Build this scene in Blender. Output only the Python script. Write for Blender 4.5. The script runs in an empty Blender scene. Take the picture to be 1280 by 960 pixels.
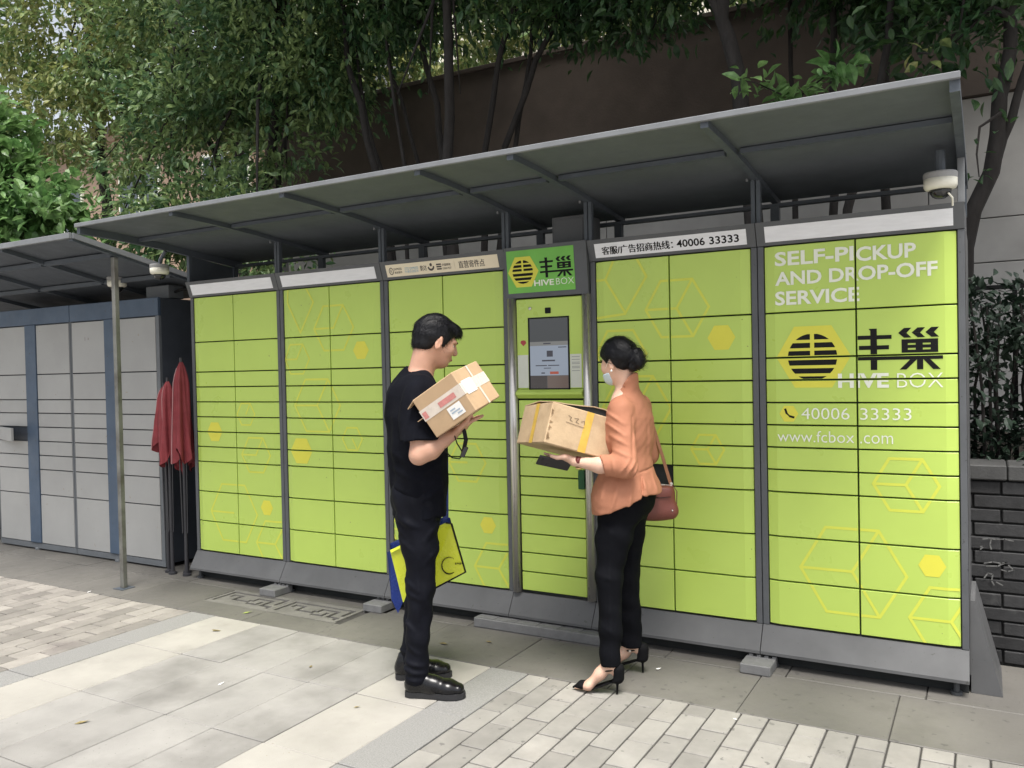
import bpy, bmesh, math, random
import numpy as np
from mathutils import Vector, Matrix, noise as mnoise
random.seed(7); RNG = np.random.default_rng(11)
SC = bpy.context.scene
COL = SC.collection
R_ = math.radians

# ------------------------------------------------------------------ camera
cam_d = bpy.data.cameras.new('camera'); cam = bpy.data.objects.new('camera', cam_d); COL.objects.link(cam)
cam_d.sensor_width = 36.0; cam_d.lens = 36.0 * 1040.0 / 1280.0; cam_d.clip_end = 3000; cam_d.clip_start = 0.05
_r = Vector((0.86873052, 0.49482973, -0.02123263)); _u = Vector((0.00977526, 0.0257311, 0.99962111)); _f = Vector((-0.49518858, 0.86860891, -0.0175163))
_m = Matrix((( _r.x, _u.x, -_f.x), (_r.y, _u.y, -_f.y), (_r.z, _u.z, -_f.z))).to_4x4()
_m.translation = Vector((4.91685, -4.04561, 1.44008)); cam.matrix_world = _m
SC.camera = cam
SC.render.resolution_x = 1024; SC.render.resolution_y = 768

# ------------------------------------------------------------------ sky, sun, exposure
SUN_EL, SUN_AZ = 69.0, 146.0        # azimuth measured clockwise from +Y; the soft light comes from the open street behind the camera
wd = bpy.data.worlds.new('World'); SC.world = wd; wd.use_nodes = True
nt = wd.node_tree; nt.nodes.clear()
sky = nt.nodes.new('ShaderNodeTexSky'); sky.sky_type = 'NISHITA'; sky.sun_disc = False
sky.sun_elevation = R_(SUN_EL); sky.sun_rotation = R_(SUN_AZ); sky.air_density = 1.0; sky.dust_density = 4.0; sky.ozone_density = 0.6
hs = nt.nodes.new('ShaderNodeHueSaturation'); hs.inputs['Saturation'].default_value = 0.35     # hazy, nearly white sky
bg = nt.nodes.new('ShaderNodeBackground'); bg.inputs['Strength'].default_value = 0.15
wo = nt.nodes.new('ShaderNodeOutputWorld')
nt.links.new(sky.outputs[0], hs.inputs['Color']); nt.links.new(hs.outputs[0], bg.inputs[0]); nt.links.new(bg.outputs[0], wo.inputs[0])
sd = bpy.data.lights.new('sun', 'SUN'); sd.energy = 3.0; sd.angle = R_(24); sd.color = (1.0, 0.965, 0.91)
sun = bpy.data.objects.new('sun', sd); COL.objects.link(sun)
_d = Vector((math.sin(R_(SUN_AZ)) * math.cos(R_(SUN_EL)), math.cos(R_(SUN_AZ)) * math.cos(R_(SUN_EL)), math.sin(R_(SUN_EL))))
sun.rotation_euler = _d.to_track_quat('Z', 'Y').to_euler(); sun.location = _d * 30
vs = SC.view_settings; vs.view_transform = 'Standard'; vs.look = 'None'; vs.gamma = 1.0; vs.use_curve_mapping = False
vs.exposure = 0.72

# ------------------------------------------------------------------ materials
MATS = {}
def mat(name, col, rough=0.6, var=0.12, vscale=6.0, metal=0.0, bump=0.0, bscale=60.0, spec=0.4, rnd=0.0, col2=None, c2lo=0.5, c2hi=0.7, c2scale=3.0, speck=None, transl=0.0, coat=0.0, stretch=(1, 1, 1)):
    """Principled material with noise-varied colour, optional second colour in patches, specks, per-object variation and fine relief."""
    if name in MATS: return MATS[name]
    m = bpy.data.materials.new(name); MATS[name] = m; m.use_nodes = True
    t = m.node_tree; N, L = t.nodes, t.links; b = N['Principled BSDF']
    geo = N.new('ShaderNodeNewGeometry'); mp = N.new('ShaderNodeVectorMath'); mp.operation = 'MULTIPLY'; mp.inputs[1].default_value = stretch
    L.new(geo.outputs['Position'], mp.inputs[0]); vec = mp.outputs[0]
    def noise(s, det=4, ro=.6):
        n = N.new('ShaderNodeTexNoise'); n.inputs['Scale'].default_value = s; n.inputs['Detail'].default_value = det; n.inputs['Roughness'].default_value = ro
        L.new(vec, n.inputs['Vector']); return n.outputs['Fac']
    def ramp(src, a, c, lo, hi):
        r = N.new('ShaderNodeMapRange'); r.inputs['From Min'].default_value = a; r.inputs['From Max'].default_value = c
        r.inputs['To Min'].default_value = lo; r.inputs['To Max'].default_value = hi; L.new(src, r.inputs['Value']); return r.outputs[0]
    def mix(fac, A, B, mode='MIX'):
        x = N.new('ShaderNodeMix'); x.data_type = 'RGBA'; x.blend_type = mode
        if hasattr(fac, 'is_linked') or not isinstance(fac, (int, float)): L.new(fac, x.inputs[0])
        else: x.inputs[0].default_value = fac
        for v, s in ((A, x.inputs[6]), (B, x.inputs[7])):
            if isinstance(v, tuple): s.default_value = (*v, 1) if len(v) == 3 else v
            else: L.new(v, s)
        return x.outputs[2]
    c = (*col, 1)
    out = None
    if col2 is not None: out = mix(ramp(noise(c2scale), c2lo, c2hi, 0, 1), tuple(col), tuple(col2))
    base = out if out is not None else tuple(col)
    if var > 0:
        v = N.new('ShaderNodeHueSaturation'); L.new(ramp(noise(vscale), .3, .7, 1 - var, 1 + var), v.inputs['Value'])
        if isinstance(base, tuple): v.inputs['Color'].default_value = (*base, 1)
        else: L.new(base, v.inputs['Color'])
        base = v.outputs[0]
    if rnd > 0:
        oi = N.new('ShaderNodeObjectInfo'); v = N.new('ShaderNodeHueSaturation')
        L.new(ramp(oi.outputs['Random'], 0, 1, 1 - rnd, 1 + rnd), v.inputs['Value'])
        if isinstance(base, tuple): v.inputs['Color'].default_value = (*base, 1)
        else: L.new(base, v.inputs['Color'])
        base = v.outputs[0]
    if speck is not None:
        sc, thr, sc_col = speck
        base = mix(ramp(noise(sc, 2, .5), thr, thr + .03, 0, .85), base, tuple(sc_col))
    if isinstance(base, tuple): b.inputs['Base Color'].default_value = (*base, 1)
    else: L.new(base, b.inputs['Base Color'])
    b.inputs['Roughness'].default_value = rough; b.inputs['Metallic'].default_value = metal
    b.inputs['Specular IOR Level'].default_value = spec
    if coat: b.inputs['Coat Weight'].default_value = coat; b.inputs['Coat Roughness'].default_value = .15
    if var > 0 and rough > .15: L.new(ramp(noise(vscale * 2.3), .3, .7, max(.05, rough - .1), min(1, rough + .1)), b.inputs['Roughness'])
    if bump > 0:
        bp = N.new('ShaderNodeBump'); bp.inputs['Strength'].default_value = 1.0; bp.inputs['Distance'].default_value = bump
        L.new(noise(bscale, 5, .65), bp.inputs['Height']); L.new(bp.outputs[0], b.inputs['Normal'])
    if transl > 0:
        tr = N.new('ShaderNodeBsdfTranslucent'); ms = N.new('ShaderNodeMixShader'); ms.inputs[0].default_value = transl
        if isinstance(base, tuple): tr.inputs[0].default_value = (*base, 1)
        else: L.new(base, tr.inputs[0])
        L.new(b.outputs[0], ms.inputs[1]); L.new(tr.outputs[0], ms.inputs[2]); L.new(ms.outputs[0], N['Material Output'].inputs['Surface'])
    return m

# ------------------------------------------------------------------ mesh helpers
class MB:
    """Collects shapes; build() links them as ONE mesh object."""
    def __init__(s): s.v = []; s.f = []
    def add(s, vs, fs):
        o = len(s.v); s.v += [tuple(p) for p in vs]; s.f += [tuple(i + o for i in f) for f in fs]; return s
    def box(s, x0, x1, y0, y1, z0, z1, c=0.0):
        if c <= 0:
            vs = [(x, y, z) for z in (z0, z1) for y in (y0, y1) for x in (x0, x1)]
            return s.add(vs, [(0, 2, 3, 1), (4, 5, 7, 6), (0, 1, 5, 4), (2, 6, 7, 3), (0, 4, 6, 2), (1, 3, 7, 5)])
        X, Y, Z = (x0, x1), (y0, y1), (z0, z1); vs = []; ix = {}
        for i in (0, 1):
            for j in (0, 1):
                for k in (0, 1):
                    sx, sy, sz = (c if i == 0 else -c), (c if j == 0 else -c), (c if k == 0 else -c)
                    for a in range(3):
                        p = [X[i] + (0 if a == 0 else sx), Y[j] + (0 if a == 1 else sy), Z[k] + (0 if a == 2 else sz)]
                        ix[i, j, k, a] = len(vs); vs.append(p)
        fs = []
        def q(*ids): fs.append(tuple(ix[t] for t in ids))
        for i in (0, 1):
            A = [(i, 0, 0, 0), (i, 1, 0, 0), (i, 1, 1, 0), (i, 0, 1, 0)]; q(*(A if i else A[::-1]))
            A = [(0, i, 0, 1), (0, i, 1, 1), (1, i, 1, 1), (1, i, 0, 1)]; q(*(A if i else A[::-1]))
            A = [(0, 0, i, 2), (1, 0, i, 2), (1, 1, i, 2), (0, 1, i, 2)]; q(*(A if i else A[::-1]))
        for a in (0, 1):
            for b_ in (0, 1):
                A = [(a, b_, 0, 0), (a, b_, 1, 0), (a, b_, 1, 1), (a, b_, 0, 1)]; q(*(A if (a == b_) else A[::-1]))
                A = [(a, 0, b_, 0), (a, 0, b_, 2), (a, 1, b_, 2), (a, 1, b_, 0)]; q(*(A if (a == b_) else A[::-1]))
                A = [(0, a, b_, 1), (1, a, b_, 1), (1, a, b_, 2), (0, a, b_, 2)]; q(*(A if (a == b_) else A[::-1]))
                for k in (0, 1):
                    A = [(a, b_, k, 0), (a, b_, k, 1), (a, b_, k, 2)]; q(*(A if (a + b_ + k) % 2 == 0 else A[::-1]))
        return s.add(vs, fs)
    def prism_x(s, poly, x0, x1):
        """poly: list of (y,z), extruded along x"""
        n = len(poly); vs = [(x0, y, z) for y, z in poly] + [(x1, y, z) for y, z in poly]
        return s.add(vs, [tuple(range(n)), tuple(range(2 * n - 1, n - 1, -1))] + [(i, n + i, n + (i + 1) % n, (i + 1) % n) for i in range(n)])
    def prism(s, poly, off):
        """poly: 3-D ring, extruded by vector off"""
        n = len(poly); o = Vector(off); vs = [Vector(p) for p in poly] + [Vector(p) + o for p in poly]
        return s.add(vs, [tuple(range(n)), tuple(range(2 * n - 1, n - 1, -1))] + [(i, n + i, n + (i + 1) % n, (i + 1) % n) for i in range(n)])
    def tube(s, pts, rad, n=8, cap=True):
        pts = [Vector(p) for p in pts]; m = len(pts)
        if isinstance(rad, (int, float)): rad = [rad] * m
        vs = []; prev = None
        for i, p in enumerate(pts):
            t = (pts[min(i + 1, m - 1)] - pts[max(i - 1, 0)]).normalized()
            if prev is None:
                a = t.orthogonal().normalized()
            else:
                a = prev - t * prev.dot(t); a = a.normalized() if a.length > 1e-6 else t.orthogonal().normalized()
            prev = a; b = t.cross(a)
            for k in range(n):
                w = 2 * math.pi * k / n; vs.append(p + (a * math.cos(w) + b * math.sin(w)) * rad[i])
        fs = [(i * n + k, i * n + (k + 1) % n, (i + 1) * n + (k + 1) % n, (i + 1) * n + k) for i in range(m - 1) for k in range(n)]
        if cap: fs += [tuple(range(n - 1, -1, -1)), tuple((m - 1) * n + k for k in range(n))]
        return s.add(vs, fs)
    def lathe(s, prof, center, axis=(0, 0, 1), n=24):
        """prof: list of (radius, height along axis)"""
        ax = Vector(axis).normalized(); a = ax.orthogonal().normalized(); b = ax.cross(a); c = Vector(center)
        vs = [c + ax * h + (a * math.cos(2 * math.pi * k / n) + b * math.sin(2 * math.pi * k / n)) * r for r, h in prof for k in range(n)]
        m = len(prof)
        fs = [(i * n + k, i * n + (k + 1) % n, (i + 1) * n + (k + 1) % n, (i + 1) * n + k) for i in range(m - 1) for k in range(n)]
        fs += [tuple(range(n - 1, -1, -1)), tuple((m - 1) * n + k for k in range(n))]
        return s.add(vs, fs)
    def mesh(s, name):
        me = bpy.data.meshes.new(name); me.from_pydata(s.v, [], s.f); me.update(); return me
    def build(s, name, m, parent=None, smooth=False):
        me = s.mesh(name); me.materials.append(m)
        if smooth: me.shade_smooth()
        return link(name, me, parent)
def link(name, data, parent=None):
    o = bpy.data.objects.new(name, data); COL.objects.link(o)
    if parent is not None: o.parent = parent
    return o
def fast_mesh(name, V, Fq, m, smooth=False):
    """numpy vertices (n,3) and faces (k,3 or 4) -> mesh"""
    me = bpy.data.meshes.new(name); V = np.asarray(V, np.float32); Fq = np.asarray(Fq, np.int32); k, c = Fq.shape
    me.vertices.add(len(V)); me.vertices.foreach_set('co', V.ravel())
    me.loops.add(k * c); me.loops.foreach_set('vertex_index', Fq.ravel())
    me.polygons.add(k); me.polygons.foreach_set('loop_start', np.arange(0, k * c, c, dtype=np.int32)); me.polygons.foreach_set('loop_total', np.full(k, c, np.int32))
    me.polygons.foreach_set('use_smooth', np.full(k, smooth))
    me.update(calc_edges=True); me.validate(); me.materials.append(m); return me
def thing(name, label, cat, loc=(0, 0, 0), group=None, rz=0.0):
    o = bpy.data.objects.new(name, None); COL.objects.link(o); o.location = loc; o.rotation_euler = (0, 0, rz); o.empty_display_size = .1
    return tag(o, label, cat, group)
def tag(o, label, cat, group=None):
    o['label'] = label; o['category'] = cat
    if group: o['group'] = group
    return o
def struct(o): o['kind'] = 'structure'; return o
def stuff(o): o['kind'] = 'stuff'; return o
def text_tris(txt, x0, x1, z0, z1, offset=0.0, keep=None, space=1.0):
    """lettering as triangles in the (x,z) plane, fitted to a rectangle; keep='h' keeps the aspect and fits only the height"""
    cu = bpy.data.curves.new('lettering', 'FONT'); cu.body = txt; cu.size = 1.0; cu.offset = offset; cu.resolution_u = 3; cu.space_character = space
    o = bpy.data.objects.new('lettering', cu); COL.objects.link(o)
    me = bpy.data.meshes.new_from_object(o); me.calc_loop_triangles()
    P = [(v.co.x, v.co.y) for v in me.vertices]; T = [tuple(t.vertices) for t in me.loop_triangles]
    bpy.data.objects.remove(o); bpy.data.curves.remove(cu); bpy.data.meshes.remove(me)
    if not P: return []
    ax = min(p[0] for p in P); bx = max(p[0] for p in P); ay = min(p[1] for p in P); by = max(p[1] for p in P)
    sz = (z1 - z0) / (by - ay); sx = sz if keep == 'h' else (x1 - x0) / (bx - ax)
    return [[(x0 + (P[i][0] - ax) * sx, z0 + (P[i][1] - ay) * sz) for i in t] for t in T]
# ------------------------------------------------------------------ ground and paving
m_bed = mat('joint_sand', (.055, .052, .048), .9, .2, 9)
m_conc = mat('concrete_ground', (.28, .27, .25), .85, .15, 1.3, bump=.002, bscale=90)
m_gray = mat('grey_slab', (.272, .262, .244), .72, .12, 3.1, bump=.0012, bscale=160, rnd=.07, col2=(.185, .178, .164), c2lo=.46, c2hi=.70, c2scale=2.3, speck=(75, .70, (.16, .155, .14)))
m_band = mat('worn_shaded_granite_slab', (.138, .131, .118), .6, .16, 4.0, bump=.001, bscale=150, rnd=.08, col2=(.092, .088, .080), c2lo=.45, c2hi=.68, c2scale=2.0, speck=(24, .66, (.085, .082, .075)))  # worn granite, colour darkened further for the shade near the lockers
m_cream = mat('cream_slab', (.322, .306, .274), .7, .10, 3.5, bump=.001, bscale=170, rnd=.05, col2=(.25, .237, .21), c2lo=.55, c2hi=.75, c2scale=2.6, speck=(70, .71, (.25, .22, .17)))
m_gran = mat('speckled_granite', (.225, .221, .211), .65, .25, 190, bump=.0006, bscale=300, rnd=.06, speck=(230, .60, (.18, .18, .175)))
m_paver = mat('concrete_paver', (.238, .228, .207), .8, .12, 7.0, bump=.0014, bscale=190, rnd=.17, col2=(.27, .255, .23), c2lo=.52, c2hi=.7, c2scale=3.4, speck=(22, .68, (.13, .125, .115)))
m_paver2 = mat('old_brick_paver', (.238, .221, .197), .8, .14, 7.0, bump=.0014, bscale=190, rnd=.24, col2=(.2, .18, .165), c2lo=.55, c2hi=.66, c2scale=1.9, speck=(60, .68, (.17, .155, .14)))
struct(MB().add([(-900, -900, -.03), (900, -900, -.03), (900, 900, -.03), (-900, 900, -.03)], [(0, 1, 2, 3)]).build('ground', m_conc))
_slabs = {}
def slab(parent, x0, x1, y0, y1, m, name='slab', gap=.0042, dz=None, tilt=.0015):
    w, d = round(x1 - x0 - gap, 4), round(y1 - y0 - gap, 4); key = (w, d, m.name)
    if key not in _slabs:
        me = MB().box(-w / 2, w / 2, -d / 2, d / 2, -.022, 0, .003).mesh(name); me.materials.append(m); _slabs[key] = me
    o = link(name, _slabs[key], parent)
    o.location = ((x0 + x1) / 2, (y0 + y1) / 2, random.uniform(-.0022, .0006) if dz is None else dz)
    o.rotation_euler = (random.uniform(-tilt, tilt) * 1.5, random.uniform(-tilt, tilt) * 1.5, random.uniform(-.002, .002)); return o
# walkway of large slabs running along the lockers
Y0, Y1, Y2 = -.622, -.13, .47
walk = struct(MB().add([(-6, Y0, -.012), (8, Y0, -.012), (8, Y2, -.012), (-6, Y2, -.012)], [(0, 1, 2, 3)]).build('pavement', m_bed))
for k in range(-12, 6):
    x = 4.0 + k * .58
    if abs(x - (.52)) < .3 or abs(x - 1.10) < .3:      # the drain grate takes the front of these two slabs
        slab(walk, x, x + .58, Y0, -.415, m_band)
        slab(walk, x, x + .58, -.14, Y2, m_band)
        continue
    slab(walk, x, x + .58, Y0, Y1 - .002, m_band)
    slab(walk, x + .1, x + .68, Y1, Y2, m_band)
# central strips: cream edge slabs, grey field, speckled granite borders
mid = struct(MB().add([(.668, -6, -.012), (3.022, -6, -.012), (3.022, Y0, -.012), (.668, Y0, -.012)], [(0, 1, 2, 3)]).build('paved_strip', m_bed))
for j in range(8):
    ya, yb = Y0 - .553 * (j + 1), Y0 - .553 * j
    for xa, xb, m in ((.88, 1.265, m_cream), (2.437, 2.815, m_cream), (2.815, 3.02, m_gran), (.67, .88, m_gran)):
        slab(mid, xa, xb, ya, yb, m)
    for xa, xb in ((1.265, 1.56), (1.56, 1.857), (1.857, 2.146), (2.146, 2.437)):
        slab(mid, xa, xb, ya, yb, m_gray)
# running-bond pavers right and left of the strips
def paver_field(name, x0, cols, y_top, rows, sgn, m, w=.1115, l=.219):
    xs_ = sorted((x0, x0 + sgn * cols * w)); yb = y_top - rows * l
    par = struct(MB().add([(xs_[0], yb, -.0115), (xs_[1], yb, -.0115), (xs_[1], y_top, -.0115), (xs_[0], y_top, -.0115)], [(0, 1, 2, 3)]).build(name, m_bed))
    for c in range(cols):
        xa = x0 + sgn * c * w if sgn > 0 else x0 - (c + 1) * w
        off = 0 if c % 2 == 0 else l / 2
        if off: slab(par, xa, xa + w, y_top - off, y_top, m, 'paver', .007, tilt=.004)
        for r in range(rows):
            ya = y_top - off - (r + 1) * l
            if ya < yb - .01: continue
            slab(par, xa, xa + w, ya, ya + l, m, 'paver', .007, tilt=.004)
    return par
paver_field('brick_paving', 3.022, 22, Y0 - .002, 12, 1, m_paver)
paver_field('brick_paving', .668, 30, Y0 - .002, 9, -1, m_paver2)
def brick_sheet(name, x0, x1, y0, y1):
    m = mat('distant_paving', (.38, .36, .33), .8, .12, 7.0)
    return struct(MB().add([(x0, y0, -.008), (x1, y0, -.008), (x1, y1, -.008), (x0, y1, -.008)], [(0, 1, 2, 3)]).build(name, m))
brick_sheet('brick_paving_beyond', 5.48, 14, -8, Y0 - .004)
brick_sheet('brick_paving_beyond', -12, -2.68, -8, Y0 - .004)
brick_sheet('brick_paving_beyond', -2.68, .666, -8, Y0 - .01 - 9 * .219)
brick_sheet('brick_paving_beyond', 3.024, 5.48, -8, Y0 - .01 - 12 * .219)
# drain grate: two cast covers with a meander of slots
m_void = mat('drain_slot_shade', (.015, .014, .013), .9, 0)
m_cast = mat('worn_cast_cover', (.16, .153, .14), .65, .2, 9, bump=.001, bscale=200, speck=(60, .66, (.12, .11, .1)))
dr = thing('drain_grate', 'long drain cover with square meander slots set in paving before green lockers', 'drain cover', (1.08, -.278, 0))
MB().add([(-.56, -.14, -.016), (.56, -.14, -.016), (.56, .14, -.016), (-.56, .14, -.016)], [(0, 1, 2, 3)]).build('slot_shade', m_void, dr)  # near-black sheet standing in for the shade down in the slots
PAT = ["######################",
       "#....................#",
       "#.##################.#",
       "#.#....#####......##.#",
       "#.#.##.#####.####.##.#",
       "#.####.####..##.#.##.#",
       "#.####......###.#.####",
       "#.##########....#....#",
       "#.##################.#",
       "######################"]
for k in (0, 1):
    b = MB(); cw, ch = .543 / 22, .25 / 10
    for r, row in enumerate(PAT):
        c = 0
        while c < 22:
            if row[c] == '#':
                e = c
                while e < 22 and row[e] == '#': e += 1
                b.box(-.5445 + k * .546 + c * cw, -.5445 + k * .546 + e * cw, .125 - (r + 1) * ch, .125 - r * ch, -.0155, -.001)
                c = e
            else: c += 1
    b.build('cover_plate', m_cast, dr)
MB().box(-.56, .56, .126, .138, -.015, -.001).box(-.56, .56, -.138, -.126, -.015, -.001).build('frame', m_cast, dr)
# ------------------------------------------------------------------ green parcel lockers
m_green = mat('lime_green_enamel', (.468, .622, .118), .34, .045, 1.6, bump=.0002, bscale=30, spec=.5, speck=(33, .745, (.16, .17, .06)))
m_frame = mat('dark_grey_metal', (.092, .097, .104), .5, .12, 5, spec=.4, speck=(60, .72, (.05, .05, .05)))
m_frame2 = mat('grey_kick_plate', (.105, .106, .108), .55, .14, 4, spec=.35, speck=(45, .70, (.07, .07, .065)))
m_dark = mat('dark_gap_fill', (.02, .022, .022), .8, .1)
m_body = mat('locker_carcass', (.06, .064, .068), .6, .1)
m_white = mat('white_light_panel', (.76, .77, .80), .45, .05, 12, stretch=(1, 1, 6))
m_yel = mat('printed_yellow', (.62, .665, .085), .45, .04)
m_yel2 = mat('printed_amber', (.68, .65, .07), .45, .04)
m_inkw = mat('printed_white', (.80, .82, .70), .45, .03)
m_inkk = mat('printed_black', (.010, .010, .010), .6, .05, spec=.15)
m_steel = mat('brushed_steel', (.62, .59, .55), .33, .1, 30, metal=.85, stretch=(1, 1, .05))
m_rubber = mat('grey_rubber_block', (.16, .16, .16), .75, .15, 20, bump=.001, bscale=150)
U_ = .106; ZB = .196; W_ = .8142; G_ = .0599; W4 = .4454
XS = [0.0, .874, 1.748, 2.622, 3.127, 4.001]
ROWS = [17, 14, 12, 11, 10, 9, 8, 7, 6, 4, 2, 0]
CH = .05; CD = .010
def face_y(x, x0, w):           # the cabinet front is bent back slightly along both outer edges
    e = min(x - x0, x0 + w - x); return CD * max(0.0, 1 - e / CH)
_doors = {}
def door_mesh(w, h, side, cd=CD, m=None):
    key = (round(w, 4), round(h, 4), side, (m or m_green).name)
    if key in _doors: return _doors[key]
    g = .0038; b = .0020
    if side == 'L': prof = [(g, cd + b), (g + b, cd), (CH, 0), (w - g - b, 0), (w - g, b)]
    elif side == 'R': prof = [(g, b), (g + b, 0), (w - CH, 0), (w - g - b, cd), (w - g, cd + b)]
    else: prof = [(g, b), (g + b, 0), (w - g - b, 0), (w - g, b)]
    rows = [(g, b), (g + b, 0), (h - g - b, 0), (h - g, b)]
    vs = [(x, y + dy, z) for z, dy in rows for x, y in prof]; n = len(prof)
    fs = [(r * n + i, r * n + i + 1, (r + 1) * n + i + 1, (r + 1) * n + i) for r in range(3) for i in range(n - 1)]
    ring = list(range(n)) + [n * k + n - 1 for k in (1, 2, 3)] + [3 * n + i for i in range(n - 2, -1, -1)] + [2 * n, n]
    o = len(vs); vs += [(vs[i][0], .034, vs[i][2]) for i in ring]; m_ = len(ring)
    fs += [(ring[(k + 1) % m_], ring[k], o + k, o + (k + 1) % m_) for k in range(m_)]
    me = MB().add(vs, fs).mesh('door'); me.materials.append(m or m_green); _doors[key] = me; return me
def clip(poly, axis, lim, keep_less):
    out = []; n = len(poly)
    for i in range(n):
        p, q = poly[i], poly[(i + 1) % n]
        ip = (p[axis] <= lim) if keep_less else (p[axis] >= lim); iq = (q[axis] <= lim) if keep_less else (q[axis] >= lim)
        if ip: out.append(p)
        if ip != iq:
            t = (lim - p[axis]) / (q[axis] - p[axis]); out.append((p[0] + t * (q[0] - p[0]), p[1] + t * (q[1] - p[1])))
    return out
def clip_rect(poly, x0, x1, z0, z1):
    for ax, l, k in ((0, x0, False), (0, x1, True), (1, z0, False), (1, z1, True)):
        poly = clip(poly, ax, l, k)
        if len(poly) < 3: return []
    return poly
def area2(p): return sum(p[i][0] * p[(i + 1) % len(p)][1] - p[(i + 1) % len(p)][0] * p[i][1] for i in range(len(p)))
def strip(p, q, w):
    dx, dz = q[0] - p[0], q[1] - p[1]; L = math.hypot(dx, dz); nx, nz = -dz / L * w / 2, dx / L * w / 2; ex, ez = dx / L * w * .3, dz / L * w * .3
    return [(p[0] - ex + nx, p[1] - ez + nz), (p[0] - ex - nx, p[1] - ez - nz), (q[0] + ex - nx, q[1] + ez - nz), (q[0] + ex + nx, q[1] + ez + nz)]
def hexpts(c, r): return [(c[0] + r * math.cos(math.pi / 3 * k), c[1] + r * math.sin(math.pi / 3 * k)) for k in range(6)]   # 0 = right, counter-clockwise
def hexline(x, z, r, inner='lur', w=.0125):
    P = hexpts((x, z), r); out = [strip(P[k], P[(k + 1) % 6], w) for k in range(6)]
    ends = {'l': 3, 'u': 1, 'r': 5, 'o': 2}
    return out + [strip((x, z), P[ends[c]], w) for c in inner]
def polyline(p, w=.0125): return [strip(p[i], p[i + 1], w) for i in range(len(p) - 1)]
# printed graphics per cabinet: material -> list of convex polygons in (x,z), all in world units on the locker front
PR = {i: [] for i in range(6)}
def pr(i, m, groups, nm, lift):            # every hexagon, emblem part and line of lettering is a piece of its own
    for k, polys in enumerate(groups): PR[i].append((m, polys, nm, lift + .0004 * (k % 5) / 5))
HX = 'printed_hexagon'
pr(0, m_yel, [hexline(.507, 1.172, .085, 'u', .011), hexline(.593, .894, .135, 'lu'), hexline(.364, .484, .227, 'l'), hexline(.753, .298, .175, 'lur')], HX, .0008)
pr(0, m_yel2, [[hexpts((.195, 1.046), .076)], [hexpts((.683, .54), .057)]], HX, .0010)
pr(1, m_yel, [hexline(1.158, 1.234, .195), hexline(.99, 1.537, .111, 'lu', .011), hexline(1.445, 1.024, .081, 'r', .011), hexline(1.312, 1.728, .164, 'lu'),
   polyline([(.927, 1.99), (.920, 1.909), (1.03, 1.709), (1.147, 1.902), (1.09, 1.99)])], HX, .0008)
pr(1, m_yel2, [[hexpts((1.012, .935), .095)], [hexpts((1.532, 1.58), .063)]], HX, .0010)
pr(2, m_yel, [hexline(2.30, .907, .126, 'l'), hexline(1.965, .479, .237, 'lur'), hexline(2.5, .309, .162)], HX, .0008)
pr(2, m_yel2, [[hexpts((2.433, .552), .053)]], HX, .0010)
pr(4, m_yel, [hexline(3.571, 1.729, .164), hexline(3.265, 1.507, .142, 'l'), hexline(3.345, 1.228, .188), hexline(3.716, 1.024, .083, 'lur', .011),
   polyline([(3.232, 1.99), (3.187, 1.899), (3.296, 1.719), (3.414, 1.901), (3.366, 1.99)]) + [strip((3.129, 1.898), (3.187, 1.899), .0125), strip((3.129, 1.70), (3.295, 1.715), .0125)]], HX, .0008)
pr(4, m_yel2, [[hexpts((3.794, 1.574), .069)]], HX, .0010)
pr(5, m_yel, [hexline(4.604, .892, .133), hexline(4.377, .484, .226), hexline(4.776, .305, .164)], HX, .0008)
pr(5, m_yel2, [[hexpts((4.704, .543), .055)], [hexpts((4.22, 1.469), .165)], [hexpts((4.108, 1.204), .043)]], HX, .0010)
def quad(x0, x1, z0, z1): return [(x0, z0), (x1, z0), (x1, z1), (x0, z1)]
def disc_stripes(cx, cz, r, sx=1.0):
    out = []
    for a, b in ((.98, .74), (.61, .39), (.27, .07), (-.12, -.35), (-.48, -.70), (-.82, -1.0)):
        pts = []
        for t in np.linspace(a, b, 6): pts.append((cx + sx * r * math.sqrt(max(0, 1 - t * t)), cz + r * t))
        for t in np.linspace(b, a, 6): pts.append((cx - sx * r * math.sqrt(max(0, 1 - t * t)), cz + r * t))
        if a > 0:
            for pc in (clip(pts, 0, cx - .009 * r / .108, True), clip(pts, 0, cx + .009 * r / .108, False)): out.append(pc)
        else: out.append(pts)
    return out
FENG = [quad(4.409, 4.467, 1.540, 1.558), quad(4.494, 4.554, 1.540, 1.558), quad(4.419, 4.467, 1.494, 1.5125), quad(4.494, 4.543, 1.494, 1.5125), quad(4.410, 4.756, 1.447, 1.4645),
        quad(4.467, 4.494, 1.4648, 1.588), [(4.460, 1.588), (4.4668, 1.579), (4.4668, 1.588)], quad(4.467, 4.494, 1.403, 1.4468)]
CHAO = []
for dx in (0, .054, .108):
    CHAO += [[(4.581 + dx, 1.565), (4.614 + dx, 1.564), (4.634 + dx, 1.586), (4.604 + dx, 1.586)], [(4.604 + dx, 1.543), (4.634 + dx, 1.543), (4.614 + dx, 1.5638), (4.581 + dx, 1.5648)]]
for z0, z1 in ((1.477, 1.4895), (1.4975, 1.511), (1.5185, 1.536)): CHAO.append(quad(4.594, 4.738, z0, z1))
for z0, z1 in ((1.4895, 1.4975), (1.511, 1.5185)):
    for xa, xb in ((4.594, 4.619), (4.650, 4.678), (4.709, 4.738)): CHAO.append(quad(xa, xb, z0, z1))
CHAO += [[(4.585, 1.403), (4.612, 1.403), (4.654, 1.4468), (4.627, 1.4468)], quad(4.6545, 4.679, 1.403, 1.4468), [(4.718, 1.403), (4.747, 1.403), (4.707, 1.4468), (4.680, 1.4468)]]
pr(5, m_inkk, [disc_stripes(4.217, 1.468, .109), FENG, CHAO], 'printed_emblem', .0014)
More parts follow.
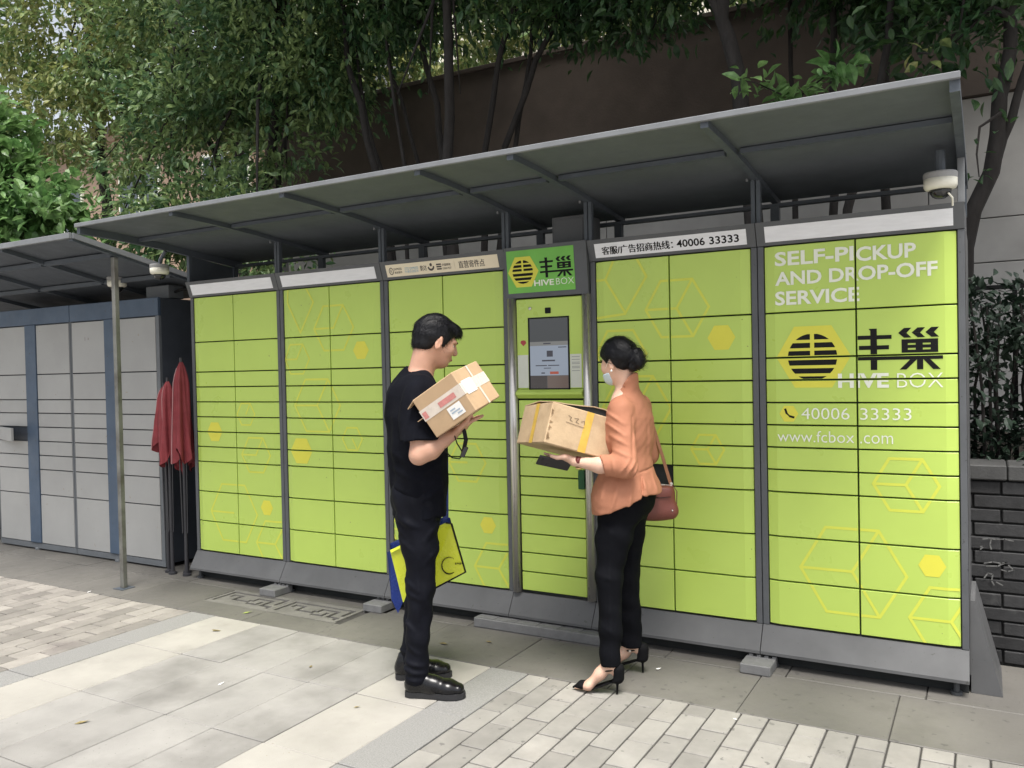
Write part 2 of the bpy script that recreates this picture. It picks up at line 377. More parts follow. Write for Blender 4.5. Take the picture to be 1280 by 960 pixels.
T5 = [text_tris('SELF-PI', 4.055, 4.402, 1.899, 1.966, .026), text_tris('CKUP', 4.412, 4.656, 1.893, 1.959, .026), text_tris('AND DROP-OFF', 4.055, 4.739, 1.807, 1.872, .026), text_tris('SERVICE', 4.054, 4.424, 1.714, 1.780, .026)]
T5 += [text_tris('HIVE', 4.328, 4.541, 1.323, 1.389, .034), text_tris('BOX', 4.574, 4.756, 1.323, 1.388, -.012), text_tris('40006', 4.165, 4.375, 1.179, 1.232, -.004), text_tris('33333', 4.421, 4.630, 1.179, 1.232, -.004)]
T5 += [text_tris('www.fcbox', 4.056, 4.394, 1.072, 1.125, -.006), text_tris('.com', 4.419, 4.555, 1.072, 1.110, -.006)]
pr(5, m_inkw, T5, 'printed_lettering', .0018)
pr(5, m_inkk, [[strip((4.092, 1.225), (4.098, 1.206), .010), strip((4.098, 1.206), (4.112, 1.192), .007), strip((4.112, 1.192), (4.130, 1.187), .010)]], 'printed_symbol', .0018)
LAB = ['leftmost green parcel locker beside the red folded parasols', 'green parcel locker with solid yellow hexagon, second from the left end', 'green parcel locker with cream header strip behind the man in black',
       '', 'green parcel locker with phone number header behind the woman in orange jacket', 'green parcel locker with large white lettering at the right end']
def header_panel(i, x0, w):
    return None
HDR = [(0.0, 2.001), (-.036, 2.108), (.44, 2.108), (.44, 2.001)]          # leaning header box, (y,z)
def on_header(x, t, lift):                                                # t = 0 bottom .. 1 top of the leaning face
    y = 0.0 - .036 * t; z = 2.001 + .107 * t; n = Vector((0, -.107, -.036)).normalized()
    return Vector((x, y, z)) + n * lift
def cab(i):
    x0, w = XS[i], (W4 if i == 3 else W_)
    term = i == 3
    t = thing('parcel_locker', LAB[i], 'parcel locker', (x0 + w / 2, 0, 0), 'green parcel lockers in a row') if not term else \
        thing('locker_terminal', 'narrow green locker terminal with screen and steel side rails', 'terminal', (x0 + w / 2, 0, 0))
    t.location = (0, 0, 0); xa, xb = x0 - G_ / 2 + .002, x0 + w + G_ / 2 - .002
    MB().box(xa, xb, .036, .44, .10, 1.999).build('cabinet_body', m_body, t)
    MB().box(x0 + .001, x0 + w - .001, .030, .0355, ZB, 1.999).build('door_recess', m_dark, t)
    for a, b_ in ((xa, x0 - .0005), (x0 + w + .0005, xb)): MB().box(a, b_, .004, .0355, .19, 1.999, .002).build('stile', m_frame, t)
    MB().prism_x([(.004, .1885), (-.062, .078), (-.062, .064), (.40, .064), (.40, .099), (.0355, .1885)], xa, xb).build('kick_plate', m_frame2, t)
    MB().box(xa + .004, xb - .004, .02, .42, .001, .0635).build('gap_shade_block', m_dark, t)  # added near-black block, paints the shade in the gap under the cabinet
    for fx in (xa + .05, xb - .05):
        for fy in (-.012,): MB().lathe([(.024, 0), (.024, .012), (.012, .014), (.012, .0655)], (fx, fy, 0), n=10).build('foot', m_body, t)
    return t, x0, w, xa, xb
def put_prints(dobj, i, rx0, rx1, rz0, rz1, x0, w):
    for m, polys, nm, lift in PR[i]:
        vs, fs = [], []
        for poly in polys:
            if area2(poly) < 0: poly = poly[::-1]
            for xa, xb in ((x0, x0 + CH), (x0 + CH, x0 + w - CH), (x0 + w - CH, x0 + w)):
                c = clip_rect(poly, max(rx0, xa), min(rx1, xb), rz0, rz1) if max(rx0, xa) < min(rx1, xb) else []
                if len(c) >= 3 and abs(area2(c)) > 2e-7:
                    o = len(vs); lf = lift + .00003 * len(fs); vs += [(x - dobj.location.x, face_y(x, x0, w) - lf, z - dobj.location.z) for x, z in c]; fs.append(tuple(range(o, o + len(c))))
        if fs: MB().add(vs, fs).build(nm, m, dobj)
for i in (0, 1, 2, 4, 5):
    t, x0, w, xa, xb = cab(i)
    for c in (0, 1):
        for k in range(11):
            z1, z0 = ZB + ROWS[k] * U_, ZB + ROWS[k + 1] * U_; dx = x0 + c * w / 2
            if i == 4 and c == 0 and k == 7:          # one small compartment stands open; a near-black sheet paints its shaded inside
                MB().add([(dx + .006, .0295, z0 + .004), (dx + w / 2 - .004, .0295, z0 + .004), (dx + w / 2 - .004, .0295, z1 - .004), (dx + .006, .0295, z1 - .004)], [(0, 1, 2, 3)]).build('compartment_shade', m_dark, t)
                continue
            d = link('door', door_mesh(w / 2, z1 - z0, 'LR'[c]), t); d.location = (dx, 0, z0)
            d.rotation_euler = (random.uniform(-.0022, .0022), random.uniform(-.0006, .0006), random.uniform(-.0022, .0022))
            if k == 0 or True: put_prints(d, i, dx + .0055, dx + w / 2 - .0055, z0 + .0055, z1 - .0055, x0, w)
    h = MB().prism_x(HDR, xa, xb).build('header', m_frame, t)
    pa, pb = x0 + .012, x0 + w - .014
    m = m_white if i != 2 else mat('cream_light_panel', (.78, .69, .52), .45, .04)
    q = [on_header(pa, .14, .002), on_header(pb, .14, .002), on_header(pb, .80, .002), on_header(pa, .80, .002)]
    pn = MB().prism(q, Vector((0, .107, .036)).normalized() * .0015).build('header_panel', m, h)
    def hdr_print(polys, mt, nm, lift=.0028):
        b = MB()
        for p in polys:
            if area2(p) < 0: p = p[::-1]
            b.add([on_header(x, s, lift) for x, s in p], [tuple(range(len(p)))])
        b.build(nm, mt, h)
    if i == 4:
        for sh_, lf_ in ((0, .0028), (.0016, .0031), (-.0012, .0034)): hdr_print(text_tris('客服/广告招商热线：', x0 + .052 + sh_, x0 + .435 + sh_, .26, .64), m_inkk, 'printed_lettering', lf_)
        hdr_print(text_tris('40006', x0 + .455, x0 + .598, .28, .62, .02) + text_tris('33333', x0 + .62, x0 + .765, .28, .62, .02), m_inkk, 'printed_lettering')
    if i == 2:
        ink = mat('printed_brown_black', (.06, .05, .045), .5, .05)
        a = x0 + .03
        ring = [[(a + .02 + .017 * math.cos(q), .45 + .20 * math.sin(q)), (a + .02 + .017 * math.cos(q + .4), .45 + .20 * math.sin(q + .4)), (a + .02 + .013 * math.cos(q + .4), .45 + .155 * math.sin(q + .4)), (a + .02 + .013 * math.cos(q), .45 + .155 * math.sin(q))] for q in np.arange(0, 6.28, .4)]
        sw = [[(a + .312 + .024 * math.cos(q), .50 + .22 * math.sin(q)), (a + .312 + .024 * math.cos(q + .3), .50 + .22 * math.sin(q + .3)), (a + .312 + .015 * math.cos(q + .3), .54 + .15 * math.sin(q + .3)), (a + .312 + .015 * math.cos(q), .54 + .15 * math.sin(q))] for q in np.arange(3.3, 6.0, .3)]
        disc = [[(a + .314 + .009 * math.cos(q), .60 + .09 * math.sin(q)) for q in np.linspace(0, 6.28, 12)[:-1]]]
        hdr_print(ring + sw + disc + text_tris('R', a + .014, a + .026, .36, .54) + text_tris('EXPRESS', a + .042, a + .100, .48, .60, .01) + text_tris('速运服务', a + .042, a + .100, .30, .42, .01)
                  + text_tris('韵达', a + .235, a + .282, .32, .62, .01) + text_tris('中国邮政', a + .392, a + .452, .46, .60, .01) + text_tris('CHINA POST', a + .392, a + .455, .30, .40, .01)
                  + [quad(a + .352, a + .386, .30, .38), quad(a + .352, a + .386, .42, .50), quad(a + .352, a + .386, .54, .62)] + text_tris('直营寄件点', a + .505, a + .680, .27, .64), ink, 'printed_lettering')
        hdr_print(text_tris('直营寄件点', a + .5065, a + .6815, .27, .64), ink, 'printed_lettering', .0031)
        hdr_print([quad(a + .478, a + .4795, .28, .68)], mat('printed_tan', (.45, .36, .24), .5, 0), 'printed_rule')
        hdr_print(text_tris('ZTO EXPRESS', a + .120, a + .220, .44, .58, .01) + text_tris('中通快递服务', a + .120, a + .220, .28, .42, .005), mat('printed_pale_blue', (.30, .44, .52), .5, .05), 'printed_lettering')
# ------------------------------------------------------------------ terminal
t, x0, w, xa, xb = cab(3)
zt = [.205 + .1066 * k for k in range(11)]
for k in range(10):
    d = link('door', door_mesh(.402, .1066, 'M'), t); d.location = (2.648, 0, zt[k])
tx0, tx1 = 2.648, 3.050
pan = MB().box(tx0, tx1, -.002, .0295, 1.330, 1.826, .004).build('screen_panel', m_green, t)
MB().prism_x([(-.002, 1.328), (-.026, 1.312), (-.026, 1.300), (.0, 1.278), (.029, 1.278), (.029, 1.328)], tx0, tx1).build('ledge', m_green, t)
bz = MB()
for q in ((2.722, 2.973, 1.324, 1.3325), (2.722, 2.973, 1.7145, 1.722), (2.722, 2.7305, 1.3325, 1.7145), (2.9645, 2.973, 1.3325, 1.7145)): bz.box(q[0], q[1], -.005, -.0024, q[2], q[3])
bz.build('screen_bezel', m_inkk, t)
def flat(x0, x1, z0, z1, y): return MB().add([(x0, y, z0), (x1, y, z0), (x1, y, z1), (x0, y, z1)], [(0, 1, 2, 3)])
def emit(name, col, s, base=(.02, .02, .02), rough=.15):
    m = bpy.data.materials.new(name); m.use_nodes = True; b = m.node_tree.nodes['Principled BSDF']
    b.inputs['Base Color'].default_value = (*base, 1); b.inputs['Roughness'].default_value = rough
    b.inputs['Emission Color'].default_value = (*col, 1); b.inputs['Emission Strength'].default_value = s; return m
e_dark = emit('screen_dark', (.06, .065, .07), .5); e_blue = emit('screen_pale_blue', (.33, .38, .46), .45); e_bar = emit('screen_bar', (.26, .26, .25), .4)
e_ink = emit('screen_text', (.06, .06, .08), .4); e_red = emit('screen_red', (.5, .1, .06), .4); e_photo = emit('screen_picture', (.18, .13, .11), .4); e_photo2 = emit('screen_picture_dark', (.06, .05, .05), .4)
sc = flat(2.731, 2.964, 1.333, 1.714, -.0036).build('screen', e_dark, t)
flat(2.732, 2.963, 1.403, 1.566, -.0040).build('screen_window', e_blue, sc)
flat(2.732, 2.963, 1.566, 1.588, -.0040).build('screen_window', e_bar, sc)
flat(2.732, 2.832, 1.334, 1.402, -.0040).build('screen_picture', e_photo2, sc)
flat(2.836, 2.963, 1.334, 1.402, -.0040).build('screen_picture', e_photo, sc)
for xa_, xb_, z_, h_ in ((2.805, 2.885, 1.480, .008), (2.765, 2.835, 1.455, .005), (2.842, 2.91, 1.455, .005), (2.815, 2.86, 1.441, .004), (2.80, 2.822, 1.413, .007), (2.815, 2.86, 1.574, .007), (2.905, 2.955, 1.553, .005)):
    flat(xa_, xb_, z_, z_ + h_, -.0044).build('screen_text', e_ink, sc)
MB().add([(2.835, -.0044, 1.505), (2.872, -.0044, 1.505), (2.872, -.0044, 1.538), (2.835, -.0044, 1.538)], [(0, 1, 2, 3)]).build('screen_icon', e_ink, sc)
flat(2.853, 2.905, 1.410, 1.424, -.0044).build('screen_button', e_red, sc)
MB().box(2.829, 2.864, -.006, -.0022, 1.741, 1.773, .002).build('scanner_window', m_inkk, t)
MB().lathe([(.009, 0), (.009, .006), (.004, .009)], (2.737, -.002, 1.773), (0, -1, 0), 12).build('camera_lens', m_steel, t)
m_stk = mat('pale_sticker', (.62, .64, .55), .5, .05)
flat(2.653, 2.719, 1.336, 1.518, -.0032).build('sticker', m_stk, t)
flat(2.975, 3.042, 1.336, 1.516, -.0032).build('sticker', m_stk, t)
b = MB()
for z in (1.50, 1.485, 1.47, 1.462, 1.448, 1.44, 1.425): b.add([(2.985, -.0036, z), (3.032, -.0036, z), (3.032, -.0036, z + .0035), (2.985, -.0036, z + .0035)], [(0, 1, 2, 3)])
b.build('printed_lines', mat('printed_grey', (.3, .31, .29), .5, 0), t)
m_redk = mat('red_sticker', (.36, .05, .05), .5, .1)
MB().add([(2.672, -.0032, 1.585), (2.690, -.0032, 1.567), (2.708, -.0032, 1.583), (2.704, -.0032, 1.597), (2.690, -.0032, 1.600), (2.676, -.0032, 1.597)], [(0, 1, 2, 3, 4, 5)]).build('sticker', m_redk, t)
MB().box(3.016, 3.052, -.022, -.001, .792, .894, .003).build('card_reader', mat('dark_green_plastic', (.02, .085, .03), .5, .1), t)
for a, b_ in ((2.5945, 2.6465), (3.0515, 3.1005)):          # rounded steel rails either side
    cx, hw = (a + b_) / 2, (b_ - a) / 2
    prof = [(cx + hw * math.cos(q), -.03 * math.sin(q)) for q in np.linspace(math.pi, 0, 10)]
    vs = [(x, y + .002, z) for z in (.196, 1.833) for x, y in prof]; n = len(prof)
    MB().add(vs, [(k, k + 1, n + k + 1, n + k) for k in range(n - 1)] + [tuple(range(n - 1, -1, -1)), tuple(range(n, 2 * n))]).build('steel_rail', m_steel, t, True)
sg = MB().prism_x([(-.012, 1.834), (-.038, 2.112), (.42, 2.112), (.42, 2.0), (.036, 1.834)], xa, xb).build('sign_box', m_frame, t)
def on_sign(x, z, lift): return Vector((x, -.012 - .026 * (z - 1.834) / .278 - lift, z))
m_sgn = mat('sign_bright_green', (.165, .47, .075), .4, .1, 5)
MB().prism([on_sign(2.611, 1.860, .002), on_sign(3.022, 1.860, .002), on_sign(3.022, 2.092, .002), on_sign(2.611, 2.092, .002)], (0, .0015, 0)).build('sign_panel', m_sgn, sg)
def sgn_print(polys, m, nm, lift):
    b = MB()
    for p in polys:
        if area2(p) < 0: p = p[::-1]
        b.add([on_sign(x, z, lift) for x, z in p], [tuple(range(len(p)))])
    b.build(nm, m, sg)
sgn_print([hexpts((2.712, 1.974), .095)], m_yel2, 'printed_hexagon', .0026)
kx = lambda x: 2.815 + (x - 4.409) * (3.014 - 2.815) / (4.756 - 4.409); kz = lambda z: 1.934 + (z - 1.403) * (2.041 - 1.934) / (1.588 - 1.403)
sgn_print(disc_stripes(2.709, 1.974, .064) + [[(kx(x), kz(z)) for x, z in p] for p in FENG + CHAO], m_inkk, 'printed_emblem', .0030)
sgn_print(text_tris('HIVE', 2.776, 2.897, 1.892, 1.924, .022) + text_tris('BOX', 2.910, 3.016, 1.892, 1.926, -.012), m_inkw, 'printed_lettering', .0034)
# skirt plate standing out from the right-hand locker's side
rl = [o for o in COL.objects if o.name.startswith('parcel_locker')][-1]
MB().add([(4.848, .03, .40), (4.848, .40, .40), (4.848, .40, .0), (4.848, .03, .0), (4.866, .03, .40), (4.866, .40, .40), (4.966, .40, 0), (4.966, .03, 0)], [(0, 3, 2, 1), (4, 5, 6, 7), (0, 4, 7, 3), (1, 2, 6, 5), (0, 1, 5, 4), (3, 7, 6, 2)][::1]).build('side_skirt', m_frame2, rl)
MB().box(4.8445, 4.8475, .02, .44, .08, 2.0).build('side_panel', m_frame2, rl)
# rubber blocks under the joints, and the low step before the terminal
for xc, yc, lb in ((.845, -.115, 'grey rubber block beside the meander drain cover under the lockers'), (1.700, -.10, 'grey rubber block under the lockers behind the man in black'), (3.972, -.115, 'grey rubber block under the right-hand locker joint')):
    b = MB().box(xc - .07, xc + .07, yc - .06, yc + .10, 0, .046, .004)
    for k in range(4): b.box(xc - .055 + k * .036, xc - .055 + k * .036 + .018, yc + .06, yc + .075, .046, .056)
    tag(b.build('rubber_block', m_rubber), lb, 'block', 'rubber blocks under the lockers')
st = MB().box(2.40, 3.22, -.125, .02, 0, .052, .004)
for k in range(6): st.box(2.42 + k * .13, 2.53 + k * .13, -.115, -.03, .052, .0545)
tag(st.build('low_step', m_rubber), 'long low grey rubber step lying before the locker terminal', 'step')
# ------------------------------------------------------------------ canopy over the green lockers
m_roof = mat('grey_roof_sheet', (.092, .104, .117), .55, .1, 2.5, spec=.35)
m_rib = mat('grey_roof_steel', (.068, .080, .096), .5, .12, 6)
m_edge = mat('pale_edge_trim', (.17, .178, .187), .5, .12, 8)
cp = thing('locker_canopy', 'long dark grey sheet metal canopy over the green parcel lockers', 'canopy', (2.4, 0, 0)); cp.location = (0, 0, 0)
PRF = [(-.83, 2.394), (-.60, 2.387), (-.40, 2.376), (-.2, 2.362), (0.0, 2.343), (.25, 2.320), (.48, 2.296)]
RX = [-.04, .844, 1.718, 2.592, 3.097, 3.971, 4.848]
for a, b_ in zip(RX[:-1], RX[1:]):
    MB().prism_x([(y, z) for y, z in PRF] + [(y, z + .012) for y, z in PRF[::-1]], a + .002, b_ - .002).build('roof_panel', m_roof, cp)
for x in RX:
    off = 0 if x not in (RX[0], RX[-1]) else (.014 if x == RX[0] else -.014)
    dep = .028 if off == 0 else .045
    MB().prism_x([(y, z - .001) for y, z in PRF] + [(y, z - dep) for y, z in PRF[::-1]], x - .016 + off, x + .016 + off).build('rib', m_rib, cp)
    MB().box(x - .006 + off, x + .006 + off, -.80, -.02, 2.33, 2.336) if False else None
xa, xb = RX[0], RX[-1]
MB().box(xa - .004, xb + .004, -.848, -.8305, 2.388, 2.413, .003).build('front_trim', m_edge, cp)
for y, z, h, nm in ((-.40, 2.376, .026, 'purlin'),):
    for a, b_ in zip(RX[:-1], RX[1:]): MB().box(a + .034, b_ - .034, y - .018, y + .018, z - h, z - .004).build(nm, m_rib, cp)
MB().box(xa + .031, xb - .031, .405, .45, 2.254, 2.272).build('back_beam', m_rib, cp)
for x in RX[1:-1]:
    for s in (-1, 1):
        MB().box(x + s * .0125 - .010, x + s * .0125 + .010, -.012, .018, 2.1085, 2.317, .002).build('front_post', m_rib, cp)
    MB().box(x - .022, x + .022, .405, .438, 2.109, 2.2535).build('back_post', m_rib, cp)
for x in (xa + .016, xb - .016):
    MB().box(x - .014, x + .014, -.012, .02, 2.1085, 2.30, .002).build('end_post', m_edge if x > 1 else m_rib, cp)
    MB().box(x - .014, x + .014, .405, .438, 2.109, 2.26).build('back_post', m_rib, cp)
MB().prism([(xa + .003, .02, 2.11), (xa + .003, .40, 2.11), (xa + .003, .40, 2.255), (xa + .003, .02, 2.295)], (.008, 0, 0)).build('end_panel', m_rib, cp)
for x in RX[1:-1]:
    MB().tube([(x - .034, -.03, 2.322), (x - .034, -.03, 2.309)], .006, 8).build('bolt', m_edge, cp)
# control box standing on top of the terminal
cb = thing('control_box', 'dark grey metal control box standing on top of the terminal', 'box', (2.93, .2, 2.112))
MB().box(-.10, .105, -.10, .10, 0, .165, .004).build('housing', m_frame, cb)
MB().box(-.085, .09, -.104, -.1005, .015, .150, .002).build('lid', m_frame, cb)
# ------------------------------------------------------------------ dome cameras
m_camw = mat('camera_white_plastic', (.72, .70, .60), .4, .05); m_camg = mat('camera_mount_grey', (.27, .27, .27), .5, .08)
m_glass = mat('dark_dome_glass', (.012, .013, .015), .08, 0, spec=.7)
def dome(x, y, z, label, s=1.0):
    t = thing('dome_camera', label, 'security camera', (x, y, z), 'dome cameras')
    MB().lathe([(.088 * s, .062 * s), (.090 * s, .090 * s), (.086 * s, .098 * s)], (0, 0, 0), n=32).build('mount', m_camg, t, False)
    MB().lathe([(.060 * s, .0), (.080 * s, .006 * s), (.087 * s, .020 * s), (.0875 * s, .0615 * s)], (0, 0, 0), n=32).build('housing', m_camw, t, True)
    MB().lathe([(.006 * s, -.050 * s), (.024 * s, -.0475 * s), (.044 * s, -.036 * s), (.055 * s, -.018 * s), (.0595 * s, -.0005)], (0, 0, 0), n=32).build('dome', m_glass, t, True)
    return t
t = dome(4.757, -.08, 2.158, 'white dome camera under the right end of the long canopy', .74)
MB().tube([(0, 0, .07), (0, 0, .165)], .02, 10).build('bracket', m_rib, t)
MB().tube([(.03, -.03, -.02), (.045, -.02, -.04), (.045, 0, -.07)], .004, 6).build('cable', m_camw, t)
t = dome(-.10, -.19, 2.155, 'white dome camera hanging between the two canopies', .72)
MB().tube([(0, 0, .06), (.01, .0, .10), (.07, .0, .16)], .012, 8).build('bracket', m_rib, t)
t = dome(-.87, .02, 2.135, 'white dome camera behind the canopy post over the old lockers', .8)
MB().tube([(0, 0, .06), (0, .01, .082)], .018, 8).build('bracket', m_camg, t)
# ------------------------------------------------------------------ old grey lockers on the left
m_ogr = mat('old_grey_enamel', (.33, .33, .32), .5, .06, 2.2, rnd=.03, speck=(26, .73, (.28, .25, .2)))
m_oblu = mat('faded_blue_paint', (.062, .092, .138), .5, .12, 4, speck=(40, .7, (.06, .06, .06)))
m_ofr = mat('old_locker_frame', (.12, .13, .14), .55, .12, 5)
m_oside = mat('old_locker_side', (.045, .052, .065), .6, .1)
OZ = [1.895, 1.482, 1.270, 1.157, 1.040, .921, .803, .684, .472, .059]
_od = {}
def old_door(w, h):
    k = (round(w, 3), round(h, 3))
    if k not in _od:
        me = MB().box(.003, w - .003, 0, .02, .004, h - .004, .002).mesh('door'); me.materials.append(m_ogr); _od[k] = me
    return _od[k]
YF = .05
for n_, (a, b_, cols, post, lb) in enumerate(((-2.625, -1.535, ((-2.610, -2.160), (-2.005, -1.550)), (-2.158, -2.007), 'old grey locker bank with one small door ajar at the left edge'),
                                              (-1.528, -.44, ((-1.512, -1.088), (-.952, -.478)), (-1.086, -.954), 'old grey locker bank behind the canopy post, next to red parasols'))):
    t = thing('old_locker', lb, 'locker', (0, 0, 0), 'old grey lockers')
    MB().box(a, b_, YF + .024, .50, .03, 2.03).build('cabinet_body', m_oside, t)
    MB().box(a, b_, YF - .004, YF + .0235, 1.9, 2.035, .003).build('header', m_oblu, t)
    MB().box(post[0], post[1], YF - .008, YF + .0235, .062, 1.8985, .003).build('blue_pillar', m_oblu, t)
    MB().box(a, b_, YF + .003, YF + .0235, .012, .0575, .002).build('base_rail', m_ofr, t)
    for e0, e1 in ((a, cols[0][0] - .001), (cols[1][1] + .001, b_)): MB().box(e0, e1, YF + .002, YF + .0235, .059, 1.8985).build('frame_edge', m_ofr, t)
    MB().lathe([(.03, 0), (.03, .012), (.02, .02), (.02, .05)], (post[0] + .07, YF + .02, 0), n=10).build('foot', m_ofr, t)
    for ci, (c0, c1) in enumerate(cols):
        for k in range(9):
            d = link('door', old_door(c1 - c0, OZ[k] - OZ[k + 1]), t); d.location = (c0, YF, OZ[k + 1])
            if n_ == 0 and ci == 0 and k == 4: d.rotation_euler = (0, 0, R_(-17)); d['label'] = 'small grey locker door standing ajar'
    if n_ == 1:
        b = MB()
        for poly in [quad(-1.34, -1.33, 1.74, 1.77), quad(-1.30, -1.285, 1.745, 1.765)]: b.add([(x, YF - .0012, z) for x, z in poly], [tuple(range(len(poly)))])
        b.build('scuff_mark', mat('scuff_grey', (.27, .26, .24), .6, .1), t)
# canopy over the old lockers
t = thing('small_canopy', 'low dark grey canopy on a thin post over the old lockers', 'canopy', (0, 0, 0))
m_rf2 = mat('bluish_roof_sheet', (.075, .085, .10), .55, .1, 3)
PR2 = [(-.76, 2.362), (-.45, 2.300), (.13, 2.180), (.62, 2.085)]
XC = [-3.6, -2.72, -1.86, -1.02, -.222]
for a, b_ in zip(XC[:-1], XC[1:]): MB().prism_x(PR2 + [(y, z + .012) for y, z in PR2[::-1]], a + .002, b_ - .002).build('roof_panel', m_rf2, t)
for x in XC: MB().prism_x([(y, z - .001) for y, z in PR2] + [(y, z - .032) for y, z in PR2[::-1]], x - .018, x + .018).build('rib', m_rib, t)
MB().box(XC[0], XC[-1] + .02, -.785, -.7605, 2.345, 2.382, .003).build('front_trim', m_edge, t)
MB().prism_x([(y, z - .015) for y, z in PR2] + [(y, z + .02) for y, z in PR2[::-1]], XC[-1] + .0185, XC[-1] + .034).build('side_trim', m_edge, t)
for y, z in ((-.45, 2.300), (.02, 2.203)):
    for a, b_ in zip(XC[:-1], XC[1:]): MB().box(a + .019, b_ - .019, y - .017, y + .017, z - .040, z - .008).build('purlin', m_rib, t)
MB().box(XC[-1] - .018, XC[-1] + .0175, -.467, -.433, .004, 2.258, .003).build('post', mat('galvanised_post', (.17, .17, .155), .5, .2, 9, metal=.3, col2=(.09, .085, .075), c2lo=.45, c2hi=.65, c2scale=5), t)
MB().box(XC[-1] - .05, XC[-1] + .05, -.50, -.40, .0, .004).build('base_plate', m_rib, t)
for x in XC[:-1]: MB().box(x - .015, x + .015, .44, .48, 2.031, 2.09).build('back_post', m_rib, t)
# dark junction box on the end of the old lockers
jb = thing('junction_box', 'dark grey junction box on top of the old lockers beside the green ones', 'box', (-.60, .22, 2.0365))
MB().box(-.12, .14, -.06, .08, 0, .10, .004).build('housing', m_ofr, jb)
MB().tube([(.14, 0, .05), (.3, -.05, .06), (.48, -.02, .03)], .01, 6).build('cable', m_inkk, jb)
# ------------------------------------------------------------------ planter wall, hedge, building wall
m_brk = mat('dark_painted_brick', (.034, .034, .035), .75, .25, 12, bump=.002, bscale=90, rnd=.25, col2=(.075, .075, .073), c2lo=.6, c2hi=.75, c2scale=6)
m_mor = mat('dark_mortar', (.02, .02, .02), .9, .2, 20, bump=.002, bscale=120)
m_cap = mat('grey_stone_cap', (.062, .062, .061), .75, .2, 6, bump=.002, bscale=80)
m_soil = mat('planter_soil', (.035, .027, .02), .95, .3, 12, bump=.01, bscale=30)
pw = thing('planter_wall', 'low dark brick planter wall behind the lockers at the right', 'wall', (0, 0, 0))
MB().box(-9, 9, .512, .72, -.02, .868).build('wall_core', m_mor, pw)
_bk = {}
for r in range(13):
    z = .002 + r * .0667
    for c in range(-1, 8):
        x = 4.62 + c * .235 + (.1175 if r % 2 else 0)
        if not _bk:
            me = MB().box(-.113, .113, -.01, .03, 0, .058, .004).mesh('brick'); me.materials.append(m_brk); _bk[0] = me
        o = link('brick', _bk[0], pw); o.location = (x, .503 + random.uniform(-.003, .003), z); o.rotation_euler = (0, random.uniform(-.006, .006), random.uniform(-.01, .01))
for k in range(18): MB().box(-9 + k, -8.004 + k, .47, .75, .8695, .94, .006).build('cap_stone', m_cap, pw)
# chalk scribbles on the bricks
b = MB(); y = .4895
ch = [[(4.895, .585), (4.92, .590), (4.95, .588), (4.985, .592), (5.02, .586)], [(4.93, .588), (4.925, .56), (4.93, .54)], [(4.90, .47), (4.935, .48), (4.97, .476), (4.99, .482), (4.955, .462), (4.91, .458)], [(5.00, .47), (5.02, .45), (4.995, .44), (4.97, .446)],
      [(4.90, .40), (4.915, .425), (4.935, .42), (4.93, .39), (4.94, .37)], [(4.95, .385), (4.975, .372)], [(4.885, .535), (4.90, .552), (4.885, .548)]]
for l in ch:
    for p, q in zip(l[:-1], l[1:]): b.add([(x, y - .004, z) for x, z in strip(p, q, .006)], [(0, 1, 2, 3)])
b.build('chalk_marks', mat('chalk_white', (.14, .14, .136), .9, .5, 60), pw)
struct(MB().add([(-9, .72, .84), (9, .72, .84), (9, 4.0, .84), (-9, 4.0, .84)], [(0, 1, 2, 3)]).build('planter_soil', m_soil))
# building wall: grey panelled lower part, brown upper part
m_gw = mat('grey_render', (.36, .35, .335), .8, .1, 1.6, bump=.001, bscale=60, col2=(.27, .265, .25), c2lo=.5, c2hi=.75, c2scale=1.1)
m_bw = mat('brown_render', (.098, .077, .064), .85, .14, 1.4, bump=.002, bscale=50, col2=(.066, .053, .046), c2lo=.45, c2hi=.7, c2scale=.8)
WX0 = -3.3
bwall = thing('building_wall', 'tall wall behind the trees, grey panels below and brown render above', 'wall', (0, 0, 0))
MB().box(WX0, 12, 4.02, 4.4, 0, 3.64).build('wall_core', mat('wall_joint', (.13, .13, .125), .9, .1), bwall)
for r, (za, zb) in enumerate(((.84, 1.55), (1.55, 2.25), (2.25, 2.62), (2.62, 3.64))):
    for c in range(-2, 8): MB().box(c * 1.5 + .004, c * 1.5 + 1.496, 4.0, 4.0195, za + .005, zb - .005, .003).build('wall_panel', m_gw, bwall)
MB().box(WX0, 12, 3.93, 4.4, 3.641, 4.775).build('brown_upper_wall', m_bw, bwall)
MB().box(WX0 - .03, 12, 3.90, 4.43, 4.776, 4.825, .005).build('coping', m_bw, bwall)
